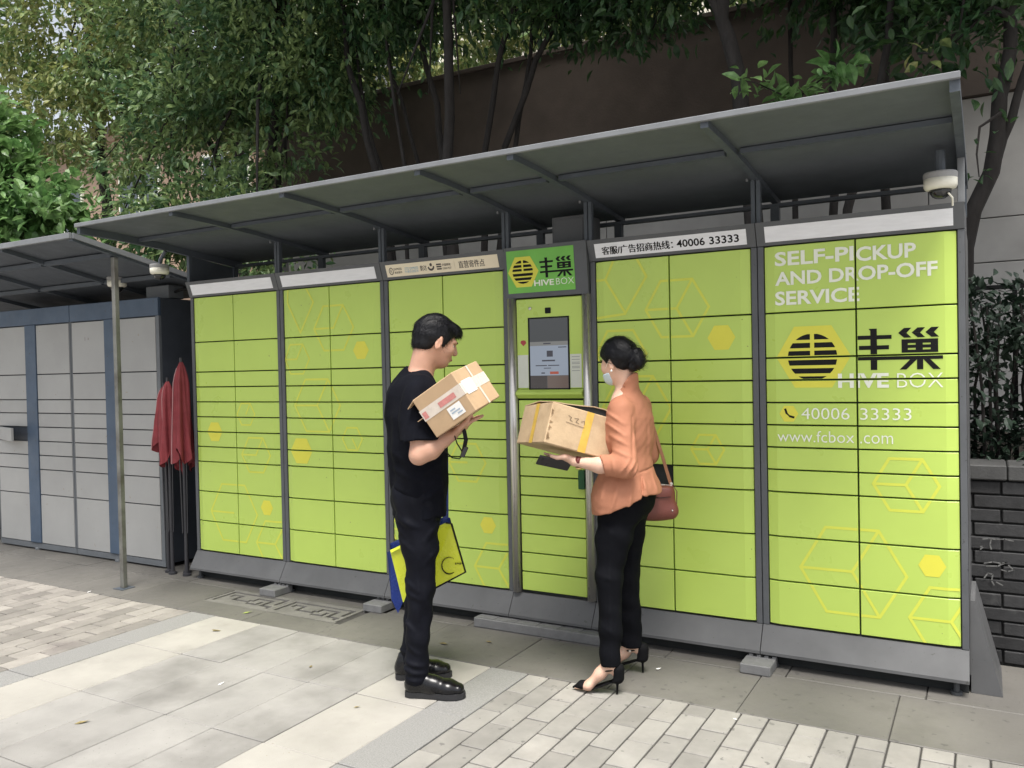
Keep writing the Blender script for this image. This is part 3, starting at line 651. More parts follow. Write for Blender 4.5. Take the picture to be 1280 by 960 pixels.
# buildings seen through the leaves
m_pale = mat('pale_facade', (.62, .58, .50), .8, .06, .5); m_salm = mat('salmon_facade', (.33, .235, .175), .8, .08, .5); m_win = mat('far_window_glass', (.06, .075, .085), .15, .1, 3, spec=.6)
m_rfg = mat('far_grey_roof', (.16, .17, .18), .7, .1, 2)
def building(name, label, x0, x1, y0, y1, z1, m, nx, floors, roof=None):
    t = thing(name, label, 'building', (0, 0, 0))
    MB().box(x0, x1, y0, y1, 0, z1).build('wall', m, t)
    fh = z1 / floors; ww = (x1 - x0) / nx
    for f in range(floors):
        for k in range(nx):
            cx, cz = x0 + (k + .5) * ww, f * fh + fh * .52
            wdo = MB().box(cx - .75, cx + .75, y0 - .06, y0 - .002, cz - .8, cz + .8).build('window', m_inkw, t)
            for s in (-1, 1): MB().box(cx + s * .36 - .33, cx + s * .36 + .33, y0 - .075, y0 - .062, cz - .72, cz + .72).build('pane', m_win, wdo)
        MB().box(x0 - .05, x1 + .05, y0 - .12, y0 - .001, (f + 1) * fh - .18, (f + 1) * fh).build('ledge', m, t)
    if roof == 'pitched':
        xm = (y0 + y1) / 2
        MB().prism_x([(y0 - .5, z1 + .002), (xm, z1 + 1.8), (y1 + .5, z1 + .002)], x0 - .5, x1 + .5).build('roof', m_rfg, t)
    else: MB().box(x0 - .2, x1 + .2, y0 - .2, y1 + .2, z1 + .002, z1 + .4).build('roof', m, t)
building('apartment_building', 'pale apartment block glimpsed through the leaves above the brown wall', -13.5, 9, 15, 22, 21, m_pale, 7, 7)
building('house', 'salmon house with grey pitched roof glimpsed through leaves at far left', -26, -8.2, 9, 16, 7.4, m_salm, 6, 2, 'pitched')
# ------------------------------------------------------------------ foliage
def leaf_cloud(P, D, size, rng, per=8, spread=.16, droop=.35, shape=.42):
    """oval leaf blades (8 triangles each, folded on the midrib) around twig ends P with outward directions D"""
    n = len(P) * per
    base = np.repeat(P, per, 0) + rng.normal(0, spread, (n, 3)) * np.array([1, 1, .7]); out = np.repeat(D, per, 0) + rng.normal(0, .75, (n, 3)); out[:, 2] -= droop
    out /= np.linalg.norm(out, axis=1)[:, None] + 1e-9
    up = rng.normal(0, .45, (n, 3)) + np.array([0, 0, 1.]); side = np.cross(out, up); side /= np.linalg.norm(side, axis=1)[:, None] + 1e-9; nrm = np.cross(side, out)
    L = (size * rng.uniform(.55, 1.3, n))[:, None]; Wd = L * shape * rng.uniform(.8, 1.2, n)[:, None]
    def at_(t, w, h): return base + out * L * t + side * Wd * w + nrm * (L * h + Wd * abs(w) * .3)
    V = np.stack([at_(0, 0, 0), at_(.22, .36, .01), at_(.50, .50, 0), at_(.78, .28, -.05), at_(1, 0, -.14), at_(.78, -.28, -.05), at_(.50, -.50, 0), at_(.22, -.36, .01), at_(.5, 0, 0)], 1).reshape(-1, 3); i = np.arange(n)[:, None] * 9
    F = np.concatenate([i + [k, (k + 1) % 8, 8] for k in range(8)], 0); return V, F
def leaf_mat(name, c, c2, tr=.35, rough=.42):
    return mat(name, c, rough, .42, 24, col2=c2, c2lo=.40, c2hi=.62, c2scale=3.0, transl=tr, spec=.45)
lm_mid = leaf_mat('leaf_mid_green', (.036, .092, .036), (.085, .145, .045))
lm_dark = leaf_mat('leaf_dark_green', (.028, .072, .028), (.055, .110, .032))
lm_yel = leaf_mat('leaf_yellow_green', (.12, .20, .065), (.28, .29, .10))  # yellowish leaves, with sunlight and haze painted into the tone
lm_brt = leaf_mat('leaf_bright_green', (.085, .185, .055), (.16, .27, .09))
lm_hdg = leaf_mat('hedge_leaf', (.010, .024, .014), (.018, .036, .020), .1, .6)
lm_left = leaf_mat('leaf_sunlit_green', (.066, .140, .060), (.23, .31, .115))  # brighter green: highlights and haze on the left trees put into the colour
m_bark = mat('dark_bark', (.022, .019, .017), .9, .3, 15, bump=.006, bscale=45, stretch=(1, 1, .3))
def blob_pts(cs, n, rng, hollow=.35):
    """twig points in a union of ellipsoids (cx,cy,cz,rx,ry,rz), thinned towards clumps"""
    vol = np.array([c[3] * c[4] * c[5] for c in cs]); k = rng.choice(len(cs), n, p=vol / vol.sum()); c = np.array(cs)[k]
    d = rng.normal(0, 1, (n, 3)); d /= np.linalg.norm(d, axis=1)[:, None]; r = (hollow + (1 - hollow) * rng.random(n) ** .6)[:, None]
    return c[:, :3] + d * r * c[:, 3:], d
def tree(label, stems, crown, m, n, size, seed, per=8, shape=.42, spread=.16, limbs=10, upper=None):
    """stems: list of (points, radius at base); crown: list of ellipsoids"""
    rng = np.random.default_rng(seed); rd = random.Random(seed)
    bx, by = stems[0][0][0][0], stems[0][0][0][1]
    t = thing('tree', label, 'tree', (bx, by, .84), 'trees behind the lockers'); o = Vector(t.location)
    b = MB()
    for pts, r in stems:
        P = [Vector(p) for p in pts]; Q = [P[0]]
        for p, q in zip(P[:-1], P[1:]):
            k = max(2, int((q - p).length / .25))
            for j in range(1, k + 1):
                w = p.lerp(q, j / k); Q.append(w + Vector((rd.uniform(-1, 1), rd.uniform(-1, 1), 0)) * r * .35)
        b.tube([q - o for q in Q], [r * (1 - .55 * j / (len(Q) - 1)) for j in range(len(Q))], 9)
    for pts, r in stems[:1]:
        top = Vector(pts[-1])
        for j in range(limbs):
            c = crown[j % len(crown)]; src = Vector(pts[max(0, len(pts) - 2)]).lerp(top, rd.uniform(.1, 1))
            e = Vector((c[0] + rd.uniform(-.8, .8) * c[3], c[1] + rd.uniform(-.8, .8) * c[4], c[2] + rd.uniform(-.5, .8) * c[5]))
            mid_ = src.lerp(e, .5) + Vector((rd.uniform(-.1, .1), rd.uniform(-.1, .1), rd.uniform(.05, .2)))
            b.tube([src - o, src.lerp(mid_, .5) - o, mid_ - o, e - o], [r * .42, r * .34, r * .24, r * .08], 6)
    b.build('trunk', m_bark, t, True)
    P, D = blob_pts(crown, n, rng)
    # break the crown into clumps with gaps
    keep = np.array([mnoise.noise(Vector((p[0] * 1.5 + seed, p[1] * 1.5, p[2] * 1.9))) > -.03 for p in P]); P, D = P[keep], D[keep]
    V, F = leaf_cloud(P, D, size, rng, per + 3, spread * .85, shape=shape)
    if upper:                                  # the tall part of the crown above the picture, which shades the wall and the planter
        cs, nu = upper; P, D = blob_pts(cs, nu, rng, .15); V2, F2 = leaf_cloud(P, D, .15, rng, 8, .25, shape=.5)
        F = np.concatenate([F, F2 + len(V)]); V = np.concatenate([V, V2])
    c = link('crown', fast_mesh('crown', V - np.array(o), F, m), t); stuff(c); return t
Z0 = .84
tree('slender tree with two leaning stems behind the canopy, left of centre', [([(.25, 2.2, Z0), (.02, 2.2, 2.9), (-.083, 2.2, 3.356), (-.247, 2.2, 3.994), (-.372, 2.2, 4.421), (-.463, 2.2, 5.6)], .05), ([(.22, 2.3, Z0), (-.14, 2.4, 3.344), (-.337, 2.4, 3.915), (-.496, 2.4, 4.9)], .03)],
     [(-.6, 2.3, 5.4, 1.0, 1.1, 1.0), (-1.0, 2.2, 4.5, .7, .8, .6), (.0, 2.6, 6.4, 1.2, 1.2, 1.0)], lm_mid, 800, .100, 1, upper=([(-.4,1.9,6.9,1.6,1.7,1.2)],700))
tree('thin bare-stemmed young tree against the brown wall', [([(.45, 2.0, Z0), (.404, 2.0, 3.279), (.324, 2.0, 3.885), (.246, 2.0, 4.301), (.2, 2.0, 5.2)], .024)], [(.15, 2.0, 5.0, .6, .7, .6), (.3, 2.1, 4.25, .3, .4, .22)], lm_mid, 260, .096, 2, limbs=5)
tree('thin tree leaning left over the brown wall', [([(.3, 2.6, Z0), (.122, 2.6, 3.477), (-.045, 2.6, 4.065), (-.19, 2.6, 4.508), (-.346, 2.6, 5.4)], .03)], [(-.4, 2.8, 5.4, .8, .8, .7)], lm_mid, 260, .100, 3, limbs=5)
tree('forked dark-stemmed tree just left of the thick straight trunk', [([(.66, 2.4, Z0), (.55, 2.4, 3.42), (.492, 2.4, 3.925), (.375, 2.4, 4.334), (.338, 2.4, 4.647), (.29, 2.4, 5.6)], .045)], [(.2, 2.5, 5.5, .9, 1.0, .8), (.6, 2.3, 4.7, .5, .5, .28)], lm_mid, 420, .096, 4)
tree('thick straight trunk in the middle above the canopy', [([(1.037, 1.8, Z0), (1.037, 1.8, 3.224), (1.039, 1.8, 3.91), (1.04, 1.8, 4.6), (1.06, 1.8, 6)], .062)], [(1.0, 1.9, 5.6, 1.3, 1.2, 1.1), (1.3, 1.9, 4.55, .7, .6, .30), (.95, 1.6, 3.75, .28, .3, .22)], lm_mid, 750, .100, 5, upper=([(1.1,1.4,6.9,1.7,1.8,1.3)],800))
tree('slim dark tree leaning right beside the thick trunk', [([(1.05, 2.2, Z0), (1.133, 2.2, 3.364), (1.281, 2.2, 4.091), (1.433, 2.2, 4.461), (1.65, 2.2, 5.2)], .04)], [(1.7, 2.4, 5.2, .9, .9, .7), (1.6, 2.2, 4.4, .4, .4, .2)], lm_mid, 380, .100, 6)
tree('leaning tree right of centre with branches over the brown wall', [([(1.1, 2.3, Z0), (1.277, 2.3, 3.385), (1.618, 2.3, 4.075), (1.886, 2.3, 4.5), (2.2, 2.3, 5.2)], .042), ([(1.2, 2.3, 2.4), (1.35, 2.35, 3.4), (1.5, 2.4, 4.2), (1.55, 2.4, 5.0)], .028)], [(2.2, 2.4, 5.0, 1.1, 1.0, .8), (2.1, 2.3, 4.15, .6, .6, .34), (2.55, 2.3, 4.35, .6, .6, .3)], lm_dark, 800, .096, 7, upper=([(2.6,1.6,6.6,1.6,1.8,1.4)],800))
tree('dark forked tree standing close behind the canopy, right of centre', [([(3.66, 1.5, Z0), (3.60, 1.5, 2.6), (3.563, 1.5, 3.117), (3.481, 1.5, 3.54), (3.436, 1.5, 3.734), (3.46, 1.5, 5)], .075), ([(3.50, 1.5, 3.40), (3.45, 1.5, 3.60), (3.378, 1.5, 3.789), (3.15, 1.5, 4.4)], .045)], [(3.1, 1.8, 4.75, 1.1, 1.0, .65), (3.9, 1.7, 4.7, .9, .9, .6), (2.75, 1.9, 4.15, .5, .5, .24)], lm_dark, 800, .096, 8, upper=([(3.6,1.2,6.3,1.7,1.8,1.4)],800))
tree('dark tree with a slanting branch beside the right end of the canopy', [([(4.70, 1.6, Z0), (4.81, 1.6, 2.104), (4.946, 1.6, 2.536), (5.011, 1.6, 2.957), (5.053, 1.6, 3.235), (5.1, 1.6, 4.4)], .062), ([(4.955, 1.6, 2.50), (4.99, 1.6, 2.62), (5.049, 1.6, 2.822), (5.122, 1.6, 3.038), (5.35, 1.65, 3.9)], .034)], [(5.1, 1.8, 4.3, 1.1, 1.0, .7), (4.85, 1.5, 3.25, .35, .35, .28), (5.35, 1.6, 3.4, .5, .5, .3)], lm_dark, 640, .096, 9, upper=([(5.4,1.4,6.0,1.7,1.9,1.5)],900))
tree('thin dark tree behind the canopy, third stem from the right end', [([(3.95, 2.4, Z0), (3.973, 2.4, 3.574), (3.985, 2.4, 4.06), (4.0, 2.4, 5)], .04), ([(3.7, 2.6, Z0), (3.64, 2.6, 3.7), (3.64, 2.6, 4.9)], .03)], [(4.0, 2.5, 4.35, .8, .8, .45), (4.3, 2.3, 5.0, 1.0, .9, .6)], lm_dark, 520, .100, 10, upper=([(4.2,2.6,6.2,1.4,1.2,1.3)],500))
tree('thin dark tree whose yellowish lower leaves show near the canopy corner', [([(4.25, 2.8, Z0), (4.296, 2.8, 3.572), (4.309, 2.8, 4.132), (4.33, 2.8, 5)], .045), ([(4.1, 1.7, Z0), (4.155, 1.7, 2.42), (4.35, 1.7, 3.2), (4.5, 1.75, 4.2)], .04)], [(4.55, 2.2, 4.2, .75, .8, .45), (4.7, 2.0, 3.55, .45, .5, .28)], lm_dark, 460, .122, 12)
tree('bushy tree with dense dark foliage at upper left', [([(-1.9, 2.5, Z0), (-1.814, 2.5, 3.489), (-1.737, 2.5, 3.958), (-1.632, 2.5, 4.579), (-1.6, 2.5, 6)], .075), ([(-1.7, 2.5, 2.4), (-1.62, 2.5, 3.6), (-1.4, 2.6, 4.6)], .04)], [(-1.6, 2.4, 5.0, 1.3, 1.1, 1.0), (-2.3, 2.3, 4.1, .8, .8, .6), (-.9, 2.4, 4.4, .6, .7, .45), (-1.3, 2.2, 3.75, .45, .5, .35), (-1.7, 2.6, 6.3, 1.3, 1.2, .8), (-1.9, 1.8, 2.95, 1.0, .6, .55), (-.7, 1.6, 2.65, .8, .5, .5), (-2.9, 2.0, 3.2, .8, .6, .5)], lm_left, 3300, .102, 13)
tree('leafy tree with thin crossing branches, second from the left', [([(-2.7, 2.8, Z0), (-2.836, 2.8, 3.562), (-2.899, 2.8, 4.028), (-3.323, 2.8, 4.7), (-3.5, 2.8, 6.2)], .055)], [(-3.3, 2.6, 5.6, 1.3, 1.1, 1.0), (-2.8, 2.4, 4.5, .9, .8, .6), (-3.4, 2.3, 3.9, .8, .7, .5), (-2.5, 2.3, 3.55, .6, .6, .35)], lm_left, 2100, .096, 14)
tree('large loose tree with yellowish leaves in the top left corner', [([(-5.2, 3.0, Z0), (-5.3, 3.0, 4), (-5.5, 3.0, 5.4), (-5.6, 3.0, 7.5)], .09)], [(-5.6, 2.9, 6.3, 1.7, 1.1, 1.2), (-4.6, 2.8, 5.3, 1.1, .9, .7), (-5.8, 2.8, 4.9, 1.3, .9, .6), (-4.4, 2.7, 4.3, .8, .7, .45)], lm_yel, 2500, .100, 15, upper=([(-5.5,2.9,7.6,2.4,1.2,1.0),(-7.2,3.0,5.8,1.2,1.0,1.6)],260))
tree('bright green broad-leaved bush-like tree at the left edge above the small canopy', [([(-3.6, 1.0, Z0), (-3.7, 1.0, 2.4), (-3.9, 1.0, 3.4)], .05)], [(-4.0, .95, 3.35, .85, .5, .55), (-3.25, .95, 2.95, .75, .5, .36), (-4.5, 1.0, 4.0, .7, .5, .5), (-3.7, 1.0, 2.7, 1.2, .5, .3)], lm_brt, 900, .145, 16, per=6, shape=.62, spread=.12)
tree('sunlit yellow-green tree beyond the brown wall, upper left', [([(-6.5, 6.5, Z0), (-6.6, 6.5, 5), (-6.6, 6.5, 8)], .12)], [(-6.6, 6.4, 7.2, 2.6, 1.4, 1.7), (-4.6, 6.6, 6.5, 1.5, 1.2, 1.0)], lm_yel, 2200, .15, 17, spread=.22)
tree('pale green tree beyond the brown wall above the centre', [([(-.5, 7.5, Z0), (-.5, 7.5, 6), (-.4, 7.5, 9)], .12)], [(-.6, 7.4, 7.2, 2.0, 1.3, 1.3), (2.0, 7.6, 7.0, 2.0, 1.3, 1.2), (-2.6, 7.4, 6.9, 1.6, 1.2, 1.2)], lm_yel, 2600, .15, 18, spread=.22)
# leafy sprigs hanging close above the canopy
def sprig(label, pts, m, n, size, seed, shape=.5):
    rng = np.random.default_rng(seed); P = np.array(pts, float); t = thing('leafy_sprig', label, 'branch', tuple(P[0]), 'sprigs over the canopy'); o = Vector(P[0])
    MB().tube([Vector(p) - o for p in pts], [.009, .007, .005, .003][:len(pts)] + [.003] * max(0, len(pts) - 4), 6).build('stem', m_bark, t)
    k = rng.random(n) * (len(P) - 1.001); i = k.astype(int); w = (k - i)[:, None]; Q = P[i] * (1 - w) + P[i + 1] * w
    V, F = leaf_cloud(Q, rng.normal(0, 1, (n, 3)) * [1, 1, .3], size, rng, 1, .05, .25, shape)
    stuff(link('leaves', fast_mesh('leaves', V - np.array(o), F, m), t))
sprig('pale sprig of broad leaves above the canopy, left of two', [(3.85, 1.45, 3.05), (3.87, 1.1, 3.02), (3.90, .95, 3.00), (3.78, .85, 3.06), (3.72, .8, 3.07)], lm_brt, 60, .10, 31)
sprig('pale sprig of broad leaves above the canopy, right of two', [(3.9, 1.3, 3.02), (4.02, 1.0, 3.0), (4.12, .9, 3.02), (4.2, .85, 3.05), (4.28, .8, 3.05)], lm_brt, 60, .10, 32)
sprig('small sprig with four yellow leaves above the canopy corner', [(4.58, 1.6, 3.30), (4.62, 1.3, 3.2), (4.66, 1.15, 3.14)], lm_yel, 7, .09, 33)
sprig('dangling stem of small paired leaves outside the canopy end', [(5.0, 1.0, 2.72), (4.90, 1.0, 2.66), (4.885, 1.0, 2.52), (4.895, 1.0, 2.40)], lm_dark, 16, .06, 34, .4)
# hedge with railing right of the lockers
hg = thing('hedge', 'dark clipped hedge above the brick planter wall at the right', 'hedge', (5.6, 1.0, .84)); o = Vector(hg.location)
rng = np.random.default_rng(51); n = 1500
P = np.stack([rng.uniform(4.3, 7.5, n), rng.uniform(.75, 1.35, n), rng.uniform(.9, 1.82, n)], 1)
P = P[(rng.random(n) < .35) | (P[:, 2] > 1.45) | (P[:, 2] < 1.12)]
V, F = leaf_cloud(P, rng.normal(0, 1, (len(P), 3)), .056, rng, 11, .07, .2, .5)
stuff(link('foliage', fast_mesh('foliage', V - np.array(o), F, lm_hdg), hg))
b = MB()
for k in range(46):
    x, y = rng.uniform(4.3, 7.4), rng.uniform(.8, 1.3); b.tube([(x - o.x, y - o.y, 0), (x + rng.normal(0, .03) - o.x, y - o.y, .45), (x + rng.normal(0, .06) - o.x, y - o.y, .9)], [.010, .008, .005], 6)
b.build('stems', m_bark, hg)
rl_ = thing('garden_railing', 'thin black metal railing behind the hedge at the right', 'railing', (5.9, 1.5, .84))
for z in (.28, .66, 1.0): MB().box(-1.9, 2.2, -.012, .012, z, z + .025).build('rail', m_inkk, rl_)
for k in range(9): MB().box(-1.85 + k * .5, -1.825 + k * .5, -.0125, .0125, 0, 1.03).build('post', m_inkk, rl_)
# low shrubs filling the planter behind the lockers
for k, (x, lb) in enumerate(((1.2, 'dark shrub in the planter seen under the canopy near its middle'), (-.9, 'dark shrub in the planter behind the old lockers'), (3.0, 'dark shrub in the planter behind the terminal'))):
    t = thing('shrub', lb, 'shrub', (x, 1.6, .84), 'shrubs in the planter'); rng = np.random.default_rng(60 + k)
    P, D = blob_pts([(0, 0, .6, .8, .45, .55), (.5, .2, .5, .6, .4, .45)], 240, rng)
    V, F = leaf_cloud(P, D, .09, rng, 7, .09, .2, .5); stuff(link('foliage', fast_mesh('foliage', V, F, lm_dark), t))
    MB().tube([(0, 0, 0), (.05, 0, .4), (0, .05, .8)], [.02, .014, .006], 6).tube([(0.02, 0, .1), (.3, .1, .5)], [.012, .005], 6).build('stem', m_bark, t)
# ------------------------------------------------------------------ people: bodies and clothes grown from blended volumes
def nrm_(v): v = np.asarray(v, float); return v / np.linalg.norm(v)
class Vox:
    """signed-distance grid; shapes are blended in, then meshed as one smooth surface"""
    def __init__(s, lo, hi, h):
        s.lo = np.array(lo, np.float32); s.h = h; s.n = np.ceil((np.array(hi) - np.array(lo)) / h).astype(int) + 1
        s.D = np.full(s.n, .2, np.float32); s.ax = [np.float32(lo[i]) + np.arange(s.n[i], dtype=np.float32) * np.float32(h) for i in range(3)]
    def _sl(s, lo, hi):
        a = np.clip(np.floor((np.array(lo) - s.lo) / s.h).astype(int), 0, s.n); b = np.clip(np.ceil((np.array(hi) - s.lo) / s.h).astype(int) + 1, 0, s.n)
        sl = tuple(slice(a[i], b[i]) for i in range(3)); return sl, (s.ax[0][sl[0]][:, None, None], s.ax[1][sl[1]][None, :, None], s.ax[2][sl[2]][None, None, :])
    def put(s, fn, lo, hi, k=.02, op='+'):
        sl, P = s._sl(np.array(lo) - k - .012, np.array(hi) + k + .012); d = fn(P); E = s.D[sl]
        if op == '-': d = -d; hh = np.clip(.5 - .5 * (E - d) / k, 0, 1); s.D[sl] = E * (1 - hh) + d * hh + k * hh * (1 - hh)
        else: hh = np.clip(.5 + .5 * (E - d) / k, 0, 1); s.D[sl] = E * (1 - hh) + d * hh - k * hh * (1 - hh)
        return s
    def ell(s, c, r, ax=None, k=.02, op='+', cut=None):
        c = np.array(c, float); r = np.array(r, float); A = np.eye(3) if ax is None else np.array([nrm_(x) for x in ax])
        def fn(P):
            q = [P[0] - c[0], P[1] - c[1], P[2] - c[2]]
            e = sum(((A[j][0] * q[0] + A[j][1] * q[1] + A[j][2] * q[2]) / r[j]) ** 2 for j in range(3)); d = (np.sqrt(e) - 1) * r.min()
            return d if cut is None else np.maximum(d, cut(P))
        ext = np.sqrt(((A * r[:, None]) ** 2).sum(0)); return s.put(fn, c - ext, c + ext, k, op)
    def cap(s, p0, p1, r0, r1, side=None, k=.02, op='+', cut=None):
        """tapered limb; r0, r1 = radius or (radius along 'side', radius across)"""
        p0, p1 = np.array(p0, float), np.array(p1, float); r0 = np.array(r0 if hasattr(r0, '__len__') else (r0, r0), float); r1 = np.array(r1 if hasattr(r1, '__len__') else (r1, r1), float)
        T = p1 - p0; L = np.linalg.norm(T); T = T / L
        A = np.array(side if side is not None else (1, 0, 0), float); A = A - T * A.dot(T)
        A = nrm_(A) if np.linalg.norm(A) > 1e-4 else nrm_(np.cross(T, (0, 1, .3))); B = np.cross(T, A)
        def fn(P):
            q = [P[0] - p0[0], P[1] - p0[1], P[2] - p0[2]]; w = q[0] * T[0] + q[1] * T[1] + q[2] * T[2]; t = np.clip(w / L, 0, 1)
            x = q[0] * A[0] + q[1] * A[1] + q[2] * A[2]; y = q[0] * B[0] + q[1] * B[1] + q[2] * B[2]; ov = w - t * L
            ra = r0[0] + (r1[0] - r0[0]) * t; rb = r0[1] + (r1[1] - r0[1]) * t
            d = (np.sqrt((x / ra) ** 2 + (y / rb) ** 2 + (ov / np.minimum(ra, rb)) ** 2) - 1) * np.minimum(ra, rb)
            return d if cut is None else np.maximum(d, cut(P))
        m = max(r0.max(), r1.max()); return s.put(fn, np.minimum(p0, p1) - m, np.maximum(p0, p1) + m, k, op)
    def chain(s, pts, rad, side=None, k=.02):
        for i in range(len(pts) - 1): s.cap(pts[i], pts[i + 1], rad[i], rad[i + 1], side, k)
        return s
    def cut(s, fn, k=.004):
        P = (s.ax[0][:, None, None], s.ax[1][None, :, None], s.ax[2][None, None, :]); d = fn(P); hh = np.clip(.5 - .5 * (s.D - d) / k, 0, 1); s.D = (s.D * (1 - hh) + d * hh + k * hh * (1 - hh)).astype(np.float32); return s
    def folds(s, L):
        """cloth folds: ridges (h>0) or creases (h<0) along lines (a0,z0,a1,z1,width,height) seen across the figure"""
        X = s.ax[0][:, None]; Z = s.ax[2][None, :]; acc = np.zeros((s.n[0], s.n[2]), np.float32)
        for a0, z0, a1, z1, w, h in L:
            dx, dz = a1 - a0, z1 - z0; l2 = dx * dx + dz * dz; t = np.clip(((X - a0) * dx + (Z - z0) * dz) / l2, 0, 1)
            d2 = (X - a0 - t * dx) ** 2 + (Z - z0 - t * dz) ** 2; acc += h * np.exp(-d2 / (w * w)) * (1 - .6 * np.abs(2 * t - 1))
        s.D -= acc[:, None, :]; return s
    def rough(s, amp, scale, seed=0):
        rng = np.random.default_rng(seed); X, Y, Z = s.ax[0][:, None, None], s.ax[1][None, :, None], s.ax[2][None, None, :]; acc = 0
        for j in range(5):
            w = rng.normal(0, 1, 3) * scale; acc = acc + np.sin(w[0] * X + w[1] * Y + w[2] * Z + rng.uniform(0, 6.28))
        s.D -= (amp / 2.2 * acc).astype(np.float32); return s
    def mesh(s, name, m):
        D = s.D; I = (D < 0); n = D.shape
        c = np.zeros((n[0] - 1, n[1] - 1, n[2] - 1), np.int8)
        for i in (0, 1):
            for j in (0, 1):
                for k in (0, 1): c += I[i:n[0] - 1 + i, j:n[1] - 1 + j, k:n[2] - 1 + k]
        cells = np.argwhere((c > 0) & (c < 8)); idx = np.full(c.shape, -1, np.int32); idx[tuple(cells.T)] = np.arange(len(cells))
        corner = [(i, j, k) for i in (0, 1) for j in (0, 1) for k in (0, 1)]
        vals = np.stack([D[cells[:, 0] + i, cells[:, 1] + j, cells[:, 2] + k] for i, j, k in corner], 1)
        acc = np.zeros((len(cells), 3)); cnt = np.zeros(len(cells))
        for a in range(8):
            for b in range(a + 1, 8):
                ca, cb = np.array(corner[a]), np.array(corner[b])
                if np.abs(ca - cb).sum() != 1: continue
                va, vb = vals[:, a], vals[:, b]; x = (va < 0) != (vb < 0); t = np.where(x, va / (va - vb + 1e-12), 0)
                acc += np.where(x[:, None], ca + t[:, None] * (cb - ca), 0); cnt += x
        V = s.lo + (cells + acc / cnt[:, None]) * s.h; F = []
        for d in range(3):
            e = [slice(None)] * 3; g = [slice(None)] * 3; e[d] = slice(0, -1); g[d] = slice(1, None)
            A, B = I[tuple(e)], I[tuple(g)]; u, v = (d + 1) % 3, (d + 2) % 3
            E = np.argwhere(A != B); E = E[(E[:, u] > 0) & (E[:, v] > 0) & (E[:, u] < n[u] - 1) & (E[:, v] < n[v] - 1)]
            def cid(du, dv):
                q = E.copy(); q[:, u] += du; q[:, v] += dv; return idx[tuple(q.T)]
            Q = np.stack([cid(-1, -1), cid(0, -1), cid(0, 0), cid(-1, 0)], 1); fl = A[tuple(E.T)]; Q = np.where(fl[:, None], Q, Q[:, ::-1]); F.append(Q)
        F = np.concatenate(F); F = F[(F >= 0).all(1)]
        return fast_mesh(name, V, F, m, True)
def part(v, name, m, parent): return link(name, v.mesh(name, m), parent)
def strands(o, par, flow, seed, n, L):
    """loose hairs lying on the hair surface along the combing direction"""
    me = o.data; rng = np.random.default_rng(seed); nv = len(me.vertices); co = np.empty(nv * 3, np.float32); me.vertices.foreach_get('co', co); co = co.reshape(-1, 3)
    no = np.empty(nv * 3, np.float32); me.vertex_normals.foreach_get('vector', no); no = no.reshape(-1, 3); vs, fs = [], []
    for i in rng.choice(nv, n):
        p, N = co[i].astype(float), no[i].astype(float); d = flow(p) + rng.normal(0, .22, 3) * np.linalg.norm(flow(p)); d = d - N * (d @ N)
        if np.linalg.norm(d) < 1e-5: continue
        d = nrm_(d); s = np.cross(d, N); l = L * rng.uniform(.5, 1.3); w = rng.uniform(.0005, .0011); k = len(vs); lf = rng.uniform(.0004, .0022)
        for t, h in ((0, .0), (.35, 1.0), (.7, .9), (1, .3 + rng.random() * 1.6)):
            c = p + d * l * t + N * (lf * h - .012 * (t * l / .045) ** 2 * .5); vs += [c + s * w * (1 - .7 * t), c - s * w * (1 - .7 * t)]
        fs += [(k, k + 1, k + 3, k + 2), (k + 2, k + 3, k + 5, k + 4), (k + 4, k + 5, k + 7, k + 6)]
    stuff(link('hair_strands', fast_mesh('hair_strands', np.array(vs), np.array(fs), m_hair), par))
CAM_RZ = math.atan2(.49494131, .86892641)
def person(label, loc):
    t = thing('person', label, 'person', loc); t.rotation_euler = (0, 0, CAM_RZ); return t
def sss(name, col, r, sc=.01):
    m = mat(name, col, r, .06, 25, bump=.0004, bscale=350, spec=.4); b = m.node_tree.nodes['Principled BSDF']
    b.inputs['Subsurface Weight'].default_value = .12; b.inputs['Subsurface Radius'].default_value = (1, .35, .2); b.inputs['Subsurface Scale'].default_value = sc; return m
m_skin = sss('skin_man', (.50, .285, .20), .5); m_skinw = sss('skin_woman', (.62, .40, .30), .48); m_lip = mat('lip', (.34, .13, .11), .45, .05)
m_tee = mat('black_cotton', (.0045, .005, .008), .92, .2, 12, bump=.0012, bscale=110, spec=.10); m_trs = mat('black_trouser_cloth', (.0035, .004, .0075), .75, .2, 10, bump=.0010, bscale=70, spec=.14)
m_trw = mat('navy_black_trouser_cloth', (.0040, .0043, .006), .8, .15, 10, bump=.0005, bscale=120, spec=.08)
m_hair = mat('black_hair', (.0035, .0035, .005), .42, .3, 60, bump=.0025, bscale=150, spec=.28, stretch=(1, 1, .25))
m_jkt = mat('orange_blazer_cloth', (.41, .178, .105), .8, .06, 9, bump=.0008, bscale=90, spec=.25); m_shoe = mat('black_polished_leather', (.004, .004, .005), .26, .2, 9, spec=.35, coat=.12)
m_sole = mat('black_shoe_sole', (.02, .02, .022), .6, .1); m_suede = mat('black_suede', (.004, .004, .005), .8, .1, spec=.15); m_lace = mat('shoelace', (.05, .05, .055), .4, .1)
m_eyew = mat('eye_white', (.7, .68, .65), .25, 0); m_iris = mat('eye_dark', (.02, .014, .01), .2, 0)
def headframe(phi, psi, left=False):
    if not left: f = np.array([math.cos(phi) * math.cos(psi), math.sin(phi) * math.cos(psi), -math.sin(psi)]); s = np.array([math.sin(phi), -math.cos(phi), 0])
    else: f = np.array([-math.cos(phi) * math.cos(psi), math.sin(phi) * math.cos(psi), -math.sin(psi)]); s = np.array([-math.sin(phi), -math.cos(phi), 0])
    u = np.cross(f, s); u = u if u[2] > 0 else -u; return f, s, u
